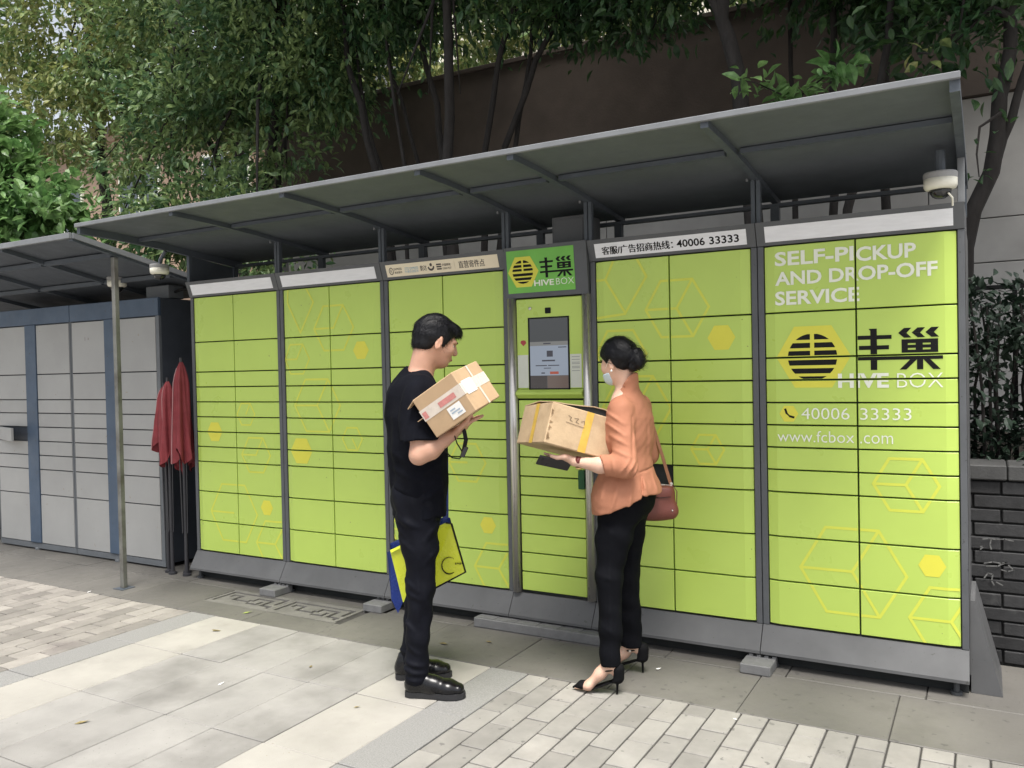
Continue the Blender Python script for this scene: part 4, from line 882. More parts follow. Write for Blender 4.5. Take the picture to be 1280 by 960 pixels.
def hand(v, wrist, palm, fdir, across, nrm, thumb_base, thumb_tip, lens=(.070, .078, .073, .058), curl=.25, r=.0088, w=.080):
    """palm with four fingers; 'across' runs from the index to the little finger, nrm = back-of-hand direction"""
    fdir, across, nrm = nrm_(fdir), nrm_(across), nrm_(nrm); palm = np.array(palm, float)
    v.cap(wrist, palm, (.026, .020), (w * .44, .0145), across, .012); v.cap(palm, palm + fdir * .038, (w * .46, .0145), (w * .47, .0115), across, .008)
    for j, L in enumerate(lens):
        o = palm + fdir * (.045 - .006 * abs(j - 1)) + across * (j - 1.5) * w * .235; a = o; ang = 0
        for q, fr in enumerate((.45, .30, .25)):
            ang += curl * (1.0 + .4 * q) * (1 + .12 * j); d = nrm_(fdir * math.cos(ang) - nrm * math.sin(ang)); b = a + d * L * fr
            v.cap(a, b, r * (1 - .08 * q), r * (1 - .08 * (q + 1)), None, .003); a = b
    tb, tt = np.array(thumb_base, float), np.array(thumb_tip, float); mid_ = tb * .45 + tt * .55 + nrm * .006
    v.cap(palm - fdir * .01, tb, .014, .0125, None, .012); v.cap(tb, mid_, .0118, .0102, None, .004); v.cap(mid_, tt, .0100, .0082, None, .003)
# ------------------------------------------------------------------ the man
MAN = (2.742, -.983, 0.0)
man = person('man in black T-shirt and trousers holding a brown parcel box', MAN)
f2 = (math.cos(R_(20)), math.sin(R_(20)), 0); s2 = (math.sin(R_(20)), -math.cos(R_(20)), 0)
H = np.array([.032, .05, 1.583]); hf, hs_, hu = headframe(R_(28), R_(22)); HA = [hf, hs_, hu]
def hp(x, y, u): return H + hf * x + hs_ * y + hu * u
b = Vox((-.36, -.36, -.01), (.34, .42, 1.74), .005)
TOR = [((-.062, .035, .88), (.135, .09)), ((-.062, .035, 1.0), (.145, .10)), ((-.065, .035, 1.16), (.162, .11)), ((-.07, .035, 1.28), (.165, .105)), ((-.066, .033, 1.37), (.12, .075))]
b.chain([p for p, r in TOR], [r for p, r in TOR], s2, .04)
b.cap((-.055, .035, 1.37), tuple(hp(-.03, 0, -.06)), .060, .056, None, .03)
b.ell(hp(-.014, 0, .014), (.094, .075, .093), HA, .02).ell(hp(.028, 0, -.040), (.066, .060, .078), HA, .025).ell(hp(.056, 0, -.090), (.032, .036, .024), HA, .022)
b.ell(hp(.075, .0, .014), (.020, .050, .014), HA, .015).cap(hp(.090, 0, .012), hp(.110, 0, -.024), .0075, .0115, None, .010).ell(hp(.104, 0, -.030), (.012, .016, .009), HA, .008)
b.ell(hp(.089, 0, -.058), (.012, .022, .007), HA, .008).ell(hp(.087, 0, -.070), (.011, .020, .007), HA, .006).ell(hp(.060, .036, -.028), (.024, .020, .022), HA, .02)
for sd_ in (1, -1):
    b.ell(hp(.080, .032 * sd_, -.002), (.013, .016, .009), HA, .01, '-')
    eax = [nrm_(hf + hs_ * .35 * sd_), nrm_(hs_ * sd_ - hf * .35), nrm_(hu + hf * -.15)]
    b.ell(hp(-.012, .077 * sd_, -.026), (.0165, .0075, .031), eax, .006).ell(hp(-.008, .0845 * sd_, -.024), (.0085, .005, .016), eax, .005, '-')
ARM = [(-.02, -.125, 1.345), (-.026, -.180, 1.19), (-.030, -.205, 1.083)]
b.chain(ARM, [.050, .043, .037], None, .025); b.chain([ARM[-1], (.020, -.203, 1.106), (.112, -.178, 1.166)], [.037, .039, (.027, .021)], None, .025)
n1 = nrm_((.826, .0, .563)); nd = nrm_((-.55, .0, .83))     # along and up towards the parcel's underside
hand(b, (.112, -.178, 1.166), (.138, -.186, 1.186), n1 + np.array([0, .18, 0]), (0, 1, 0), -nd, (.150, -.232, 1.200), (.200, -.262, 1.262), curl=-.06)
LARM = [(-.115, .185, 1.345), (-.085, .255, 1.19), (-.045, .275, 1.085)]
b.chain(LARM, [.052, .047, .041], None, .03); b.chain([LARM[-1], (.03, .24, 1.115), (.14, .09, 1.185)], [.041, .043, (.029, .023)], None, .03)
hand(b, (.14, .09, 1.185), (.160, .05, 1.198), nrm_((.55, -.75, .35)), nrm_((.6, .5, .3)), -nd, (.145, .02, 1.21), (.19, -.03, 1.235), curl=-.05)
LEGR = [(-.062, -.050, .87), (-.050, -.060, .50), (-.078, -.070, .09)]; LEGL = [(-.062, .115, .87), (-.079, .130, .50), (-.128, .150, .09)]
b.chain(LEGR, [.072, .042, .032], None, .03).chain(LEGL, [.072, .042, .032], None, .03).cap((-.085, -.068, .06), (.08, -.09, .045), .034, .024).cap((-.135, .15, .06), (.01, .155, .045), .034, .024)
body = part(b, 'body', m_skin, man)
# face details
for sd_ in (1, -1):
    MB().lathe([(.001, -.0075), (.005, -.0055), (.0075, 0), (.005, .0055), (.001, .0075)], hp(.0740, .031 * sd_, -.004), tuple(hf), 12).build('eye', m_eyew, man, True)
    MB().lathe([(.0048, 0), (.0042, .0015), (.001, .0022)], hp(.0805, .031 * sd_, -.004), tuple(hf), 12).build('iris', m_iris, man, True)
    MB().tube([hp(.094, .012 * sd_, .012), hp(.094, .026 * sd_, .018), hp(.084, .042 * sd_, .017)], [.0035, .0042, .002], 6).build('eyebrow', m_hair, man, True)
MB().tube([hp(.091, -.021, -.064), hp(.1005, -.009, -.0625), hp(.102, 0, -.0635), hp(.1005, .009, -.0625), hp(.091, .021, -.064)], [.002, .0042, .0046, .0042, .002], 7).build('lips', m_lip, man, True)
# hair
v = Vox(H - .15, H + .16, .004)
def hairline(P):
    q = [P[0] - H[0], P[1] - H[1], P[2] - H[2]]; x = q[0] * hf[0] + q[1] * hf[1] + q[2] * hf[2]; u = q[0] * hu[0] + q[1] * hu[1] + q[2] * hu[2]
    return (np.interp(x, [-.2, -.085, -.05, -.032, -.024, -.012, .002, .009, .022, .032, .048, .066, .085, .2], [-.080, -.080, -.078, -.066, -.034, .006, .006, -.034, -.036, -.006, .022, .038, .040, .040]) - u).astype(np.float32)
v.ell(hp(-.014, 0, .014), (.102, .081, .102), HA, .01).ell(hp(-.048, 0, -.040), (.049, .060, .052), HA, .02).ell(hp(.056, 0, .066), (.048, .060, .036), HA, .02).cap(hp(.080, -.030, .052), hp(.083, .030, .052), .012, .012, None, .02)
v.rough(.0016, 60, 3); v.cut(hairline, .012); strands(part(v, 'hair', m_hair, man), man, lambda p: hf * .55 - hu * .75 - hf * 1.1 * (1 if (p - H) @ hf < -.01 else 0), 5, 3200, .030)
# T-shirt
v = Vox((-.36, -.36, .74), (.20, .42, 1.5), .005)
TS = [((-.058, .035, .795), (.165, .121)), ((-.060, .035, .95), (.158, .115)), ((-.063, .035, 1.10), (.173, .122)), ((-.068, .035, 1.25), (.188, .125)), ((-.072, .035, 1.33), (.165, .104)), ((-.062, .033, 1.405), (.085, .068))]
v.chain([p for p, r in TS], [r for p, r in TS], s2, .05); v.cap((-.028, -.105, 1.352), (-.108, .170, 1.352), .064, .064, None, .05)
v.cap((-.028, -.120, 1.350), (-.024, -.192, 1.13), (.074, .066), (.086, .070), (1, 0, 0), .03, cut=lambda P: (1.150 + .05 * P[0]) - P[2] + 0 * P[1])
v.cap((-.112, .175, 1.350), (-.085, .262, 1.13), (.070, .066), (.082, .070), (1, 0, 0), .03, cut=lambda P: 1.155 - P[2] + 0 * P[0] + 0 * P[1])
v.cap((-.056, .034, 1.36), tuple(hp(-.045, 0, -.05)), .061, .061, None, .006, '-')
v.cut(lambda P: .792 + .03 * P[0] + 0 * P[1] - P[2], .006)
v.folds([(-.06, 1.33, -.02, 1.22, .014, .007), (.0, 1.32, .03, 1.22, .012, .006), (-.10, 1.30, -.12, 1.16, .014, .006), (-.16, 1.25, -.15, 1.02, .016, .006), (-.19, 1.10, -.05, 1.02, .016, .006), (-.19, 1.02, -.02, .96, .015, .007), (.07, 1.05, -.04, .98, .014, .006), (-.18, .94, -.06, .90, .014, .007), (.06, .93, -.03, .87, .013, .007), (-.17, .87, -.04, .83, .012, .006)])
v.rough(.0035, 38, 5); part(v, 't_shirt', m_tee, man)
# trousers
v = Vox((-.30, -.22, .03), (.16, .32, .98), .005)
v.ell((-.066, .035, .90), (.165, .122, .11), [s2, f2, (0, 0, 1)], .03).ell((-.105, .03, .85), (.075, .135, .10), None, .03)
v.chain([(-.062, -.045, .86), (-.052, -.055, .66), (-.050, -.060, .48), (-.068, -.066, .26), (-.078, -.070, .075)], [(.097, .086), (.077, .072), (.060, .058), (.050, .050), (.051, .050)], (1, 0, 0), .02)
v.chain([(-.062, .110, .86), (-.066, .120, .66), (-.080, .130, .48), (-.108, .142, .26), (-.126, .150, .085)], [(.095, .086), (.075, .072), (.058, .058), (.048, .050), (.050, .050)], (1, 0, 0), .02)
v.cut(lambda P: .062 + 0 * P[0] + 0 * P[1] - P[2], .006)
v.folds([(x0, z0, x1, z1, w_, h_ * 1.25) for x0, z0, x1, z1, w_, h_ in [(-.17, .79, -.10, .70, .014, .009), (-.16, .72, -.08, .66, .013, .008), (-.15, .80, -.05, .76, .014, .008), (.05, .78, -.02, .70, .013, .008), (.04, .66, -.02, .60, .013, .006), (-.13, .53, -.06, .48, .012, .007), (-.12, .47, -.04, .44, .012, .006), (-.15, .36, -.08, .30, .012, .006), (-.12, .24, -.06, .20, .011, .006),
         (-.13, .165, -.04, .145, .010, .008), (-.125, .125, -.04, .112, .010, .008), (-.12, .09, -.05, .082, .009, .006), (-.19, .14, -.10, .13, .010, .008), (-.05, .62, -.06, .25, .010, .004), (-.18, .33, -.12, .24, .012, .006)]])
v.rough(.003, 40, 8); part(v, 'trousers', m_trs, man)
def mans_shoe(hx, hy, tx, ty):
    d = nrm_((tx - hx, ty - hy, 0)); L = math.hypot(tx - hx, ty - hy); sx = np.array([-d[1], d[0], 0]); o = np.array([hx, hy, 0.])
    q = lambda l, w, z: o + d * l * L + sx * w + np.array([0, 0, z])
    v = Vox(o + np.minimum(d * L, 0) - .09, o + np.maximum(d * L, 0) + np.array([.09, .09, .16]), .004)
    v.chain([q(.14, 0, .05), q(.45, 0, .048), q(.72, .004, .040), q(.88, .002, .036)], [(.036, .045), (.040, .040), (.045, .034), (.036, .026)], tuple(sx), .02)
    v.cap(q(.14, 0, .05), q(.20, 0, .10), (.032, .036), (.034, .040), tuple(sx), .02).cap(q(.2, 0, .08), q(.52, 0, .062), (.032, .030), (.028, .024), tuple(sx), .02)
    v.cut(lambda P: .022 - P[2] + 0 * P[0] + 0 * P[1], .003)
    sh = link('shoe', v.mesh('shoe', m_shoe), man)
    ol = [(.0, .0), (.02, .024), (.10, .034), (.3, .034), (.5, .038), (.72, .047), (.88, .040), (.97, .022), (1.0, 0)]; ring = [q(l, w, .002) for l, w in ol] + [q(l, -w, .002) for l, w in ol[-2:0:-1]]
    MB().prism([Vector(p) for p in ring], (0, 0, .0235)).build('sole', m_sole, sh)
    b = MB()
    for l in (.40, .47, .54): b.tube([q(l, -.020, .088 - (l - .4) * .13), q(l + .02, 0, .094 - (l - .4) * .13), q(l, .020, .088 - (l - .4) * .13)], .0028, 6)
    b.build('laces', m_lace, sh)
mans_shoe(-.132, -.058, .140, -.100); mans_shoe(-.205, .148, .062, .160)
# ------------------------------------------------------------------ the woman
WOM = (3.386, -.477, 0.0)
wom = person('woman in orange blazer, black trousers and heels holding a worn carton', WOM)
f3 = np.array([-.77, .64, 0]); s3 = np.array([-.64, -.77, 0])
H = np.array([.048, -.055, 1.470]); hf, hs_, hu = headframe(R_(44), R_(12), True); HA = [hf, hs_, hu]
v = Vox((-.40, -.36, -.005), (.36, .36, 1.60), .005)
TW = [((.080, -.05, .84), (.125, .085)), ((.078, -.05, .98), (.115, .082)), ((.092, -.055, 1.14), (.125, .070)), ((.094, -.05, 1.25), (.110, .060)), ((.086, -.05, 1.30), (.085, .055))]
v.chain([p for p, r in TW], [r for p, r in TW], tuple(s3), .04); v.cap((.088, -.052, 1.29), tuple(hp(-.028, 0, -.055)), .047, .043, None, .025)
v.ell(hp(-.010, 0, .012), (.080, .066, .082), HA, .02).ell(hp(.022, 0, -.036), (.058, .053, .068), HA, .022).ell(hp(.046, 0, -.078), (.026, .028, .020), HA, .02).cap(hp(.076, 0, .008), hp(.090, 0, -.020), .0065, .0095, None, .009)
v.ell(hp(.048, .030, -.024), (.022, .020, .020), HA, .02)
for sd_ in (1, -1):
    eax = [nrm_(hf + hs_ * .35 * sd_), nrm_(hs_ * sd_ - hf * .35), nrm_(hu)]
    v.ell(hp(-.010, .067 * sd_, -.020), (.0145, .0065, .027), eax, .005).ell(hp(-.006, .0735 * sd_, -.018), (.0075, .0045, .014), eax, .004, '-')
v.chain([(.042, -.150, 1.250), (.050, -.235, 1.005)], [.040, .034], None, .03); v.chain([(.045, -.235, 1.005), (-.06, -.205, 1.010), (-.168, -.172, 1.026)], [.034, .033, (.0215, .019)], None, .02)
hand(v, (-.168, -.172, 1.026), (-.196, -.160, 1.038), nrm_((-.90, .30, .05)), nrm_((-.25, .85, -.15)), (.1, -.25, -.95), (-.215, -.200, 1.050), (-.272, -.196, 1.056), lens=(.064, .070, .065, .050), curl=.10, r=.0076, w=.070)
v.chain([(.160, .06, 1.255), (.205, .13, 1.02)], [.040, .034], None, .03); v.chain([(.205, .13, 1.02), (.08, .2, 1.03), (-.06, .18, 1.06)], [.034, .031, (.0215, .019)], None, .02)
hand(v, (-.06, .18, 1.06), (-.088, .172, 1.066), nrm_((-.95, -.2, .1)), nrm_((.2, -.85, .1)), (.05, .1, -.95), (-.10, .205, 1.075), (-.16, .205, 1.08), lens=(.064, .070, .065, .050), curl=.05, r=.0076, w=.070)
v.chain([(.045, -.105, .80), (-.022, -.145, .49), (-.030, -.203, .155)], [.068, .040, .032], None, .03).chain([(.100, .02, .80), (.078, .03, .48), (.104, .052, .15)], [.068, .040, .032], None, .03)
NF = dict(ank=(-.028, -.203, .140), ins=(-.072, -.187, .082), ball=(-.122, -.172, .026), toe=(-.182, -.158, .012), heel=(.002, -.212, .090), tip=(-.004, -.220, .0))
FF = dict(ank=(.106, .052, .138), ins=(.070, .078, .082), ball=(.028, .105, .026), toe=(-.024, .138, .012), heel=(.150, .040, .092), tip=(.150, .034, .0))
for Q in (NF, FF):
    v.chain([Q['ank'], Q['ins'], Q['ball'], Q['toe']], [(.027, .030), (.029, .024), (.036, .019), (.010, .008)], (.5, .8, 0), .02).cap(Q['ank'], Q['heel'], .028, .024, None, .02)
part(v, 'body', m_skinw, wom)
for sd_ in (1, -1):
    MB().lathe([(.001, -.008), (.006, -.006), (.0085, 0), (.006, .006), (.001, .008)], hp(.0665, .027 * sd_, -.002), tuple(hf), 12).build('eye', m_eyew, wom, True)
    MB().tube([hp(.078, .010 * sd_, .014), hp(.078, .024 * sd_, .019), hp(.070, .037 * sd_, .017)], [.0022, .003, .0015], 6).build('eyebrow', m_hair, wom, True)
    MB().lathe([(.001, -.006), (.0045, -.004), (.006, 0), (.0045, .004), (.001, .006)], hp(-.006, .070 * sd_, -.048), (0, 0, 1), 12).build('pearl_earring', mat('pearl', (.75, .72, .66), .2, 0), wom, True)
v = Vox(H - .16, H + np.array([.20, .16, .14]), .004)
def hairline(P):
    q = [P[0] - H[0], P[1] - H[1], P[2] - H[2]]; x = q[0] * hf[0] + q[1] * hf[1] + q[2] * hf[2]; u = q[0] * hu[0] + q[1] * hu[1] + q[2] * hu[2]
    return (np.interp(x, [-.2, -.07, -.05, -.028, -.012, .004, .016, .030, .050, .066, .2], [-.080, -.078, -.062, -.040, .003, .008, -.012, .008, .030, .050, .050]) - u).astype(np.float32)
v.ell(hp(-.012, 0, .016), (.094, .078, .093), HA, .01).rough(.0018, 80, 4).cut(hairline, .006)
v.ell(hp(-.104, 0, -.020), (.036, .042, .046), HA, .012).ell(hp(-.118, .012, -.034), (.026, .028, .030), HA, .008).ell(hp(-.112, .0, .012), (.024, .030, .022), HA, .008).ell(hp(-.09, .02, -.05), (.022, .026, .022), HA, .008)
strands(part(v, 'hair', m_hair, wom), wom, lambda p: (hp(-.105, 0, -.02) - p), 6, 2600, .045)
MB().tube([hp(-.085, .02, .03), hp(-.12, .03, .05), hp(-.150, .02, .03), hp(-.155, .0, .0)], .0012, 5).build('hair_strand', m_hair, wom)
# face mask
v = Vox(H - .13, H + .13, .004)
v.ell(hp(.026, 0, -.040), (.062, .058, .062), HA, .01).cap(hp(.078, 0, -.005), hp(.090, 0, -.03), .010, .012, None, .02).ell(hp(.052, 0, -.078), (.028, .034, .024), HA, .02)
def maskcut(P):
    q = [P[0] - H[0], P[1] - H[1], P[2] - H[2]]; x = q[0] * hf[0] + q[1] * hf[1] + q[2] * hf[2]; u = q[0] * hu[0] + q[1] * hu[1] + q[2] * hu[2]
    return np.maximum(np.maximum(.022 - x, u + .050), -.105 - u).astype(np.float32)
v.cut(maskcut, .003); part(v, 'face_mask', mat('pale_blue_mask', (.50, .62, .68), .8, .05, 20, bump=.0005, bscale=200), wom)
for sd_ in (1, -1): MB().tube([hp(.034, .056 * sd_, -.028), hp(.012, .0665 * sd_, -.010), hp(-.012, .072 * sd_, .006), hp(-.024, .069 * sd_, -.012)], .0012, 5).build('mask_loop', m_inkw, wom)
# jacket
v = Vox((-.16, -.36, .72), (.34, .28, 1.42), .005)
JW = [((.080, -.05, .74), (.195, .150)), ((.080, -.05, .86), (.180, .138)), ((.080, -.05, .975), (.130, .096)), ((.092, -.055, 1.12), (.142, .086)), ((.096, -.055, 1.205), (.136, .078)), ((.096, -.05, 1.270), (.090, .060)), ((.094, -.05, 1.305), (.058, .052))]
v.chain([p for p, r in JW], [r for p, r in JW], tuple(s3), .045); v.cap((.046, -.140, 1.258), (.154, .035, 1.262), .046, .045, None, .03)
_c0 = hp(-.04, 0, -.108); _cn = nrm_(hu * .75 + hf * .6)
v.cap((.092, -.05, 1.28), tuple(hp(-.034, 0, -.07)), .056, .0515, None, .02, cut=lambda P: (P[0] - _c0[0]) * _cn[0] + (P[1] - _c0[1]) * _cn[1] + (P[2] - _c0[2]) * _cn[2])
v.cut(lambda P: np.maximum(np.where(P[0] > .128, .866 - .02 * (P[0] - .128), .775 + .40 * (P[0] + .081)) + 0 * P[1] - P[2], -.5), .005)
v.cap((.046, -.150, 1.250), (.052, -.236, 1.008), .051, .053, None, .02).cap((.043, -.238, 1.008), (-.075, -.202, 1.012), (.050, .052), (.044, .044), None, .02, cut=lambda P: (-.046 - .25 * (P[2] - 1.0)) - P[0] + 0 * P[1])
v.cap((.160, .06, 1.255), (.207, .13, 1.02), .054, .052, None, .025).cap((.207, .13, 1.02), (.06, .20, 1.035), .050, .046, None, .02)
v.cap((.088, -.052, 1.28), tuple(hp(-.030, 0, -.05)), .049, .047, None, .004, '-').ell(hp(.03, 0, -.085), (.060, .040, .05), HA, .006, '-')
v.folds([(x0, z0, x1, z1, w_ * .62, h_ * 1.15) for x0, z0, x1, z1, w_, h_ in [(-.02, 1.24, .05, 1.19, .012, .007), (-.02, 1.19, .05, 1.14, .012, .007), (-.01, 1.14, .06, 1.10, .012, .006), (.0, 1.08, .07, 1.05, .012, .006), (.06, 1.04, .02, .98, .010, .009), (.085, 1.03, .045, .965, .010, .009), (.10, 1.01, .075, .955, .010, .007), (-.01, 1.04, -.005, .97, .009, .006), (.09, 1.22, .075, 1.02, .010, -.006), (.17, 1.20, .165, 1.02, .014, -.004),
         (.10, .965, .22, .985, .006, -.006), (.08, .93, .06, .80, .016, .008), (.02, .93, -.02, .80, .016, .008), (.14, .94, .15, .87, .012, .008), (.19, .95, .21, .87, .012, .007), (-.04, .93, -.07, .80, .014, .006), (.128, .96, .128, .85, .006, -.010)]])
v.rough(.0010, 50, 6); jk = part(v, 'blazer', m_jkt, wom)
# trousers
v = Vox((-.20, -.32, .09), (.26, .20, .96), .005)
v.ell((.072, -.05, .85), (.160, .128, .13), [s3, f3, (0, 0, 1)], .03)
v.chain([(.040, -.100, .81), (.005, -.120, .66), (-.022, -.145, .49), (-.024, -.178, .28), (-.028, -.203, .115)], [(.094, .084), (.074, .070), (.057, .057), (.047, .049), (.046, .049)], (1, 0, 0), .03)
v.chain([(.098, .010, .81), (.088, .020, .66), (.080, .030, .48), (.092, .042, .28), (.102, .052, .115)], [(.094, .090), (.076, .078), (.060, .062), (.053, .055), (.050, .052)], (1, 0, 0), .02)
v.cut(lambda P: np.where(P[1] < -.07, .124, .126) + 0 * P[0] - P[2], .004)
v.folds([(-.08, .76, .0, .70, .014, .005), (.12, .76, .06, .70, .014, .005), (-.02, .74, -.03, .16, .010, .005), (.10, .70, .10, .16, .010, .004), (-.07, .52, .0, .50, .012, .005), (-.06, .30, -.01, .27, .012, .004)])
v.rough(.0025, 34, 9); part(v, 'trousers', m_trw, wom)
def heel_shoe(Q):
    A = {k: np.array(p) for k, p in Q.items()}; d = nrm_(A['toe'] - A['ball']); dh = nrm_((d[0], d[1], 0)); sx = np.array([-dh[1], dh[0], 0])
    v = Vox(np.minimum(A['toe'], A['heel']) - [.06, .06, .05], np.maximum(A['toe'], A['heel']) + [.06, .06, .06], .004)
    v.chain([A['ball'] + dh * .012 + [0, 0, .0], A['ball'] + dh * .035, A['toe'] + dh * .01], [(.037, .020), (.026, .015), (.005, .005)], tuple(sx), .012)
    v.cap(A['ball'] - dh * .015 + [0, 0, -.012], A['heel'] + [0, 0, -.026], (.030, .005), (.018, .006), tuple(sx), .012)
    v.cap(A['heel'] + [0, 0, -.018], A['heel'] + [0, 0, .020], (.029, .028), (.031, .030), tuple(sx), .012)
    mid_ = A['ball'] - dh * .012; v.cut(lambda P: -.0 - P[2] + 0 * P[0] + 0 * P[1], .002)
    c = A['heel'] + dh * .030 + np.array([0, 0, .012]); v.ell(c, (.030, .023, .055), [dh, sx, (0, 0, 1)], .004, '-')
    sh = link('shoe', v.mesh('shoe', m_suede), wom)
    MB().tube([A['heel'] - [0, 0, .02], A['heel'] * .45 + A['tip'] * .55, A['tip'] + [0, 0, .001]], [.013, .0055, .0042], 8).build('stiletto_heel', m_suede, sh, True)
    ring = [A['ank'] + [0, 0, -.032] + dh * (.029 * math.cos(q) + .002) + sx * .0285 * math.sin(q) + np.array([0, 0, -.006 * math.cos(q)]) for q in np.linspace(0, 2 * math.pi, 20)]
    MB().tube([Vector(p) for p in ring], .0036, 6, False).build('ankle_strap', m_suede, sh, True)
    MB().box(-.005, .005, -.002, .002, -.005, .005).build('buckle', m_steel, sh).location = Vector(A['ank'] + np.array([0, 0, -.032]) + sx * -.031 * (1 if Q is NF else -1))
heel_shoe(NF); heel_shoe(FF)
# ------------------------------------------------------------------ things carried
def rel(root, p): return root.matrix_world @ Vector(p)
bpy.context.view_layer.update()
MW, WW = man.matrix_world.copy(), wom.matrix_world.copy()
def fquad(O, A, B, x0, x1, y0, y1, n, lift): return [O + A * x0 + B * y0 + n * lift, O + A * x1 + B * y0 + n * lift, O + A * x1 + B * y1 + n * lift, O + A * x0 + B * y1 + n * lift]
def in_frame(Mx, pts): return [Mx @ Vector(p) for p in pts]
m_card = mat('brown_cardboard', (.47, .325, .195), .8, .08, 14, bump=.0006, bscale=120, col2=(.41, .275, .16), c2lo=.5, c2hi=.7, c2scale=7)
m_card2 = mat('pale_worn_cardboard', (.50, .365, .225), .85, .10, 12, bump=.0012, bscale=80, col2=(.40, .28, .165), c2lo=.5, c2hi=.7, c2scale=8)
m_tape = mat('clear_white_tape', (.66, .58, .50), .3, .06, 20); m_tapey = mat('yellow_tape', (.60, .38, .07), .35, .1, 30); m_paper = mat('white_paper_label', (.78, .77, .75), .6, .04); m_redink = mat('red_print', (.55, .22, .20), .5, .15, 60); m_kraft = mat('printed_black_pen', (.16, .115, .07), .7, .2)
def crate(name, label, Mx, O, v1, v2, v3, mc):
    """a parcel whose near face is spanned by v1 (long) and v2 (down), depth v3; O = its upper near left corner"""
    t = thing(name, label, 'parcel box', (0, 0, 0)); R3 = Mx.to_3x3(); O = Mx @ Vector(O); V = [R3 @ Vector(v) for v in (v1, v2, v3)]
    t.location = O; t['_v'] = 0; del t['_v']; return t, Vector((0, 0, 0)), V
# the man's parcel
t, O, (V1, V2, V3) = crate('parcel_box', 'clean brown taped parcel box with white labels held by the man', MW, (-.046, -.27, 1.318), (.174, -.090, .116), (.101, -.008, -.154), (.092, .240, .052), m_card)
E1, E2 = V1.normalized(), (V2 - V1 * V2.dot(V1) / V1.length_squared).normalized(); E3 = E1.cross(E2); E3 = E3 if E3.dot(V3) > 0 else -E3
L1, L2, L3 = .226, .186, .262
def bx_(t, nm, m, lo, hi, c=.003):
    q = MB().box(lo[0], hi[0], lo[1], hi[1], lo[2], hi[2], c); q.v = [tuple(E1 * p[0] + E2 * p[1] + E3 * p[2]) for p in q.v]
    if E1.cross(E2).dot(E3) < 0: q.f = [f[::-1] for f in q.f]
    return q.build(nm, m, t)
bx_(t, 'carton', m_card, (0, 0, 0), (L1, L2, L3))
def sheet(t, nm, m, pts):
    """pts in box axes; thin sheet lying just off a face"""
    return MB().add([tuple(E1 * p[0] + E2 * p[1] + E3 * p[2]) for p in pts], [tuple(range(len(pts)))]).build(nm, m, t)
e = .0012
sheet(t, 'tape', m_tape, [(-.001, .105, -e), (L1 + .001, .105, -e), (L1 + .001, .055, -e), (-.001, .055, -e)])
sheet(t, 'tape', m_tape, [(L1 + e, .055, -.001), (L1 + e, .105, -.001), (L1 + e, .105, L3), (L1 + e, .055, L3)])
sheet(t, 'red_print', m_redink, [(.095, .094, -2 * e), (.185, .094, -2 * e), (.185, .070, -2 * e), (.095, .070, -2 * e)])
sheet(t, 'red_print', m_redink, [(.006, .098, -2 * e), (.028, .098, -2 * e), (.028, .068, -2 * e), (.006, .068, -2 * e)])
sheet(t, 'label', m_paper, [(.115, .165, -2 * e), (.185, .165, -2 * e), (.185, .112, -2 * e), (.115, .112, -2 * e)])
for k, (a, b_) in enumerate(((.125, .152), (.125, .170), (.150, .176))): sheet(t, 'label_print', mat('printed_grey_blue', (.35, .42, .5), .6, 0), [(a, .125 + .012 * k + .006, -3 * e), (b_, .125 + .012 * k + .006, -3 * e), (b_, .125 + .012 * k, -3 * e), (a, .125 + .012 * k, -3 * e)])
sheet(t, 'label', m_paper, [(L1 + 2 * e, .050, .02), (L1 + 2 * e, .112, .02), (L1 + 2 * e, .112, .115), (L1 + 2 * e, .050, .115)])
sheet(t, 'tape', m_tape, [(L1 + 1.5 * e, .0, .135), (L1 + 1.5 * e, L2, .135), (L1 + 1.5 * e, L2, .150), (L1 + 1.5 * e, 0, .150)])
q = MB().box(-.045, -.001, .0, .0035, .01, L3 - .01); q.v = [tuple(E1 * p[0] + E2 * (p[1] - p[0] * .35) + E3 * p[2]) for p in q.v]; q.build('flap', m_card, t)
q = MB().box(-.035, -.001, L2 * .45, L2 * .45 + .003, .004, .012); q.v = [tuple(E1 * p[0] + E2 * p[1] + E3 * p[2]) for p in q.v]; q.build('flap_edge', m_card, t)
# the woman's carton
t, O, (V1, V2, V3) = crate('parcel_box', 'worn pale carton with yellow tape and gaping lid held by the woman', WW, (-.258, -.225, 1.300), (.312, .104, -.099), (-.046, -.033, -.179), (-.118, .326, -.030), m_card2)
E1 = V1.normalized(); E2 = (V2 - E1 * V2.dot(E1)).normalized(); E3 = E1.cross(E2); E3 = E3 if E3.dot(V3) > 0 else -E3
L1, L2, L3 = .340, .188, .350
bx_(t, 'carton', m_card2, (0, .004, 0), (L1, L2, L3), .004)
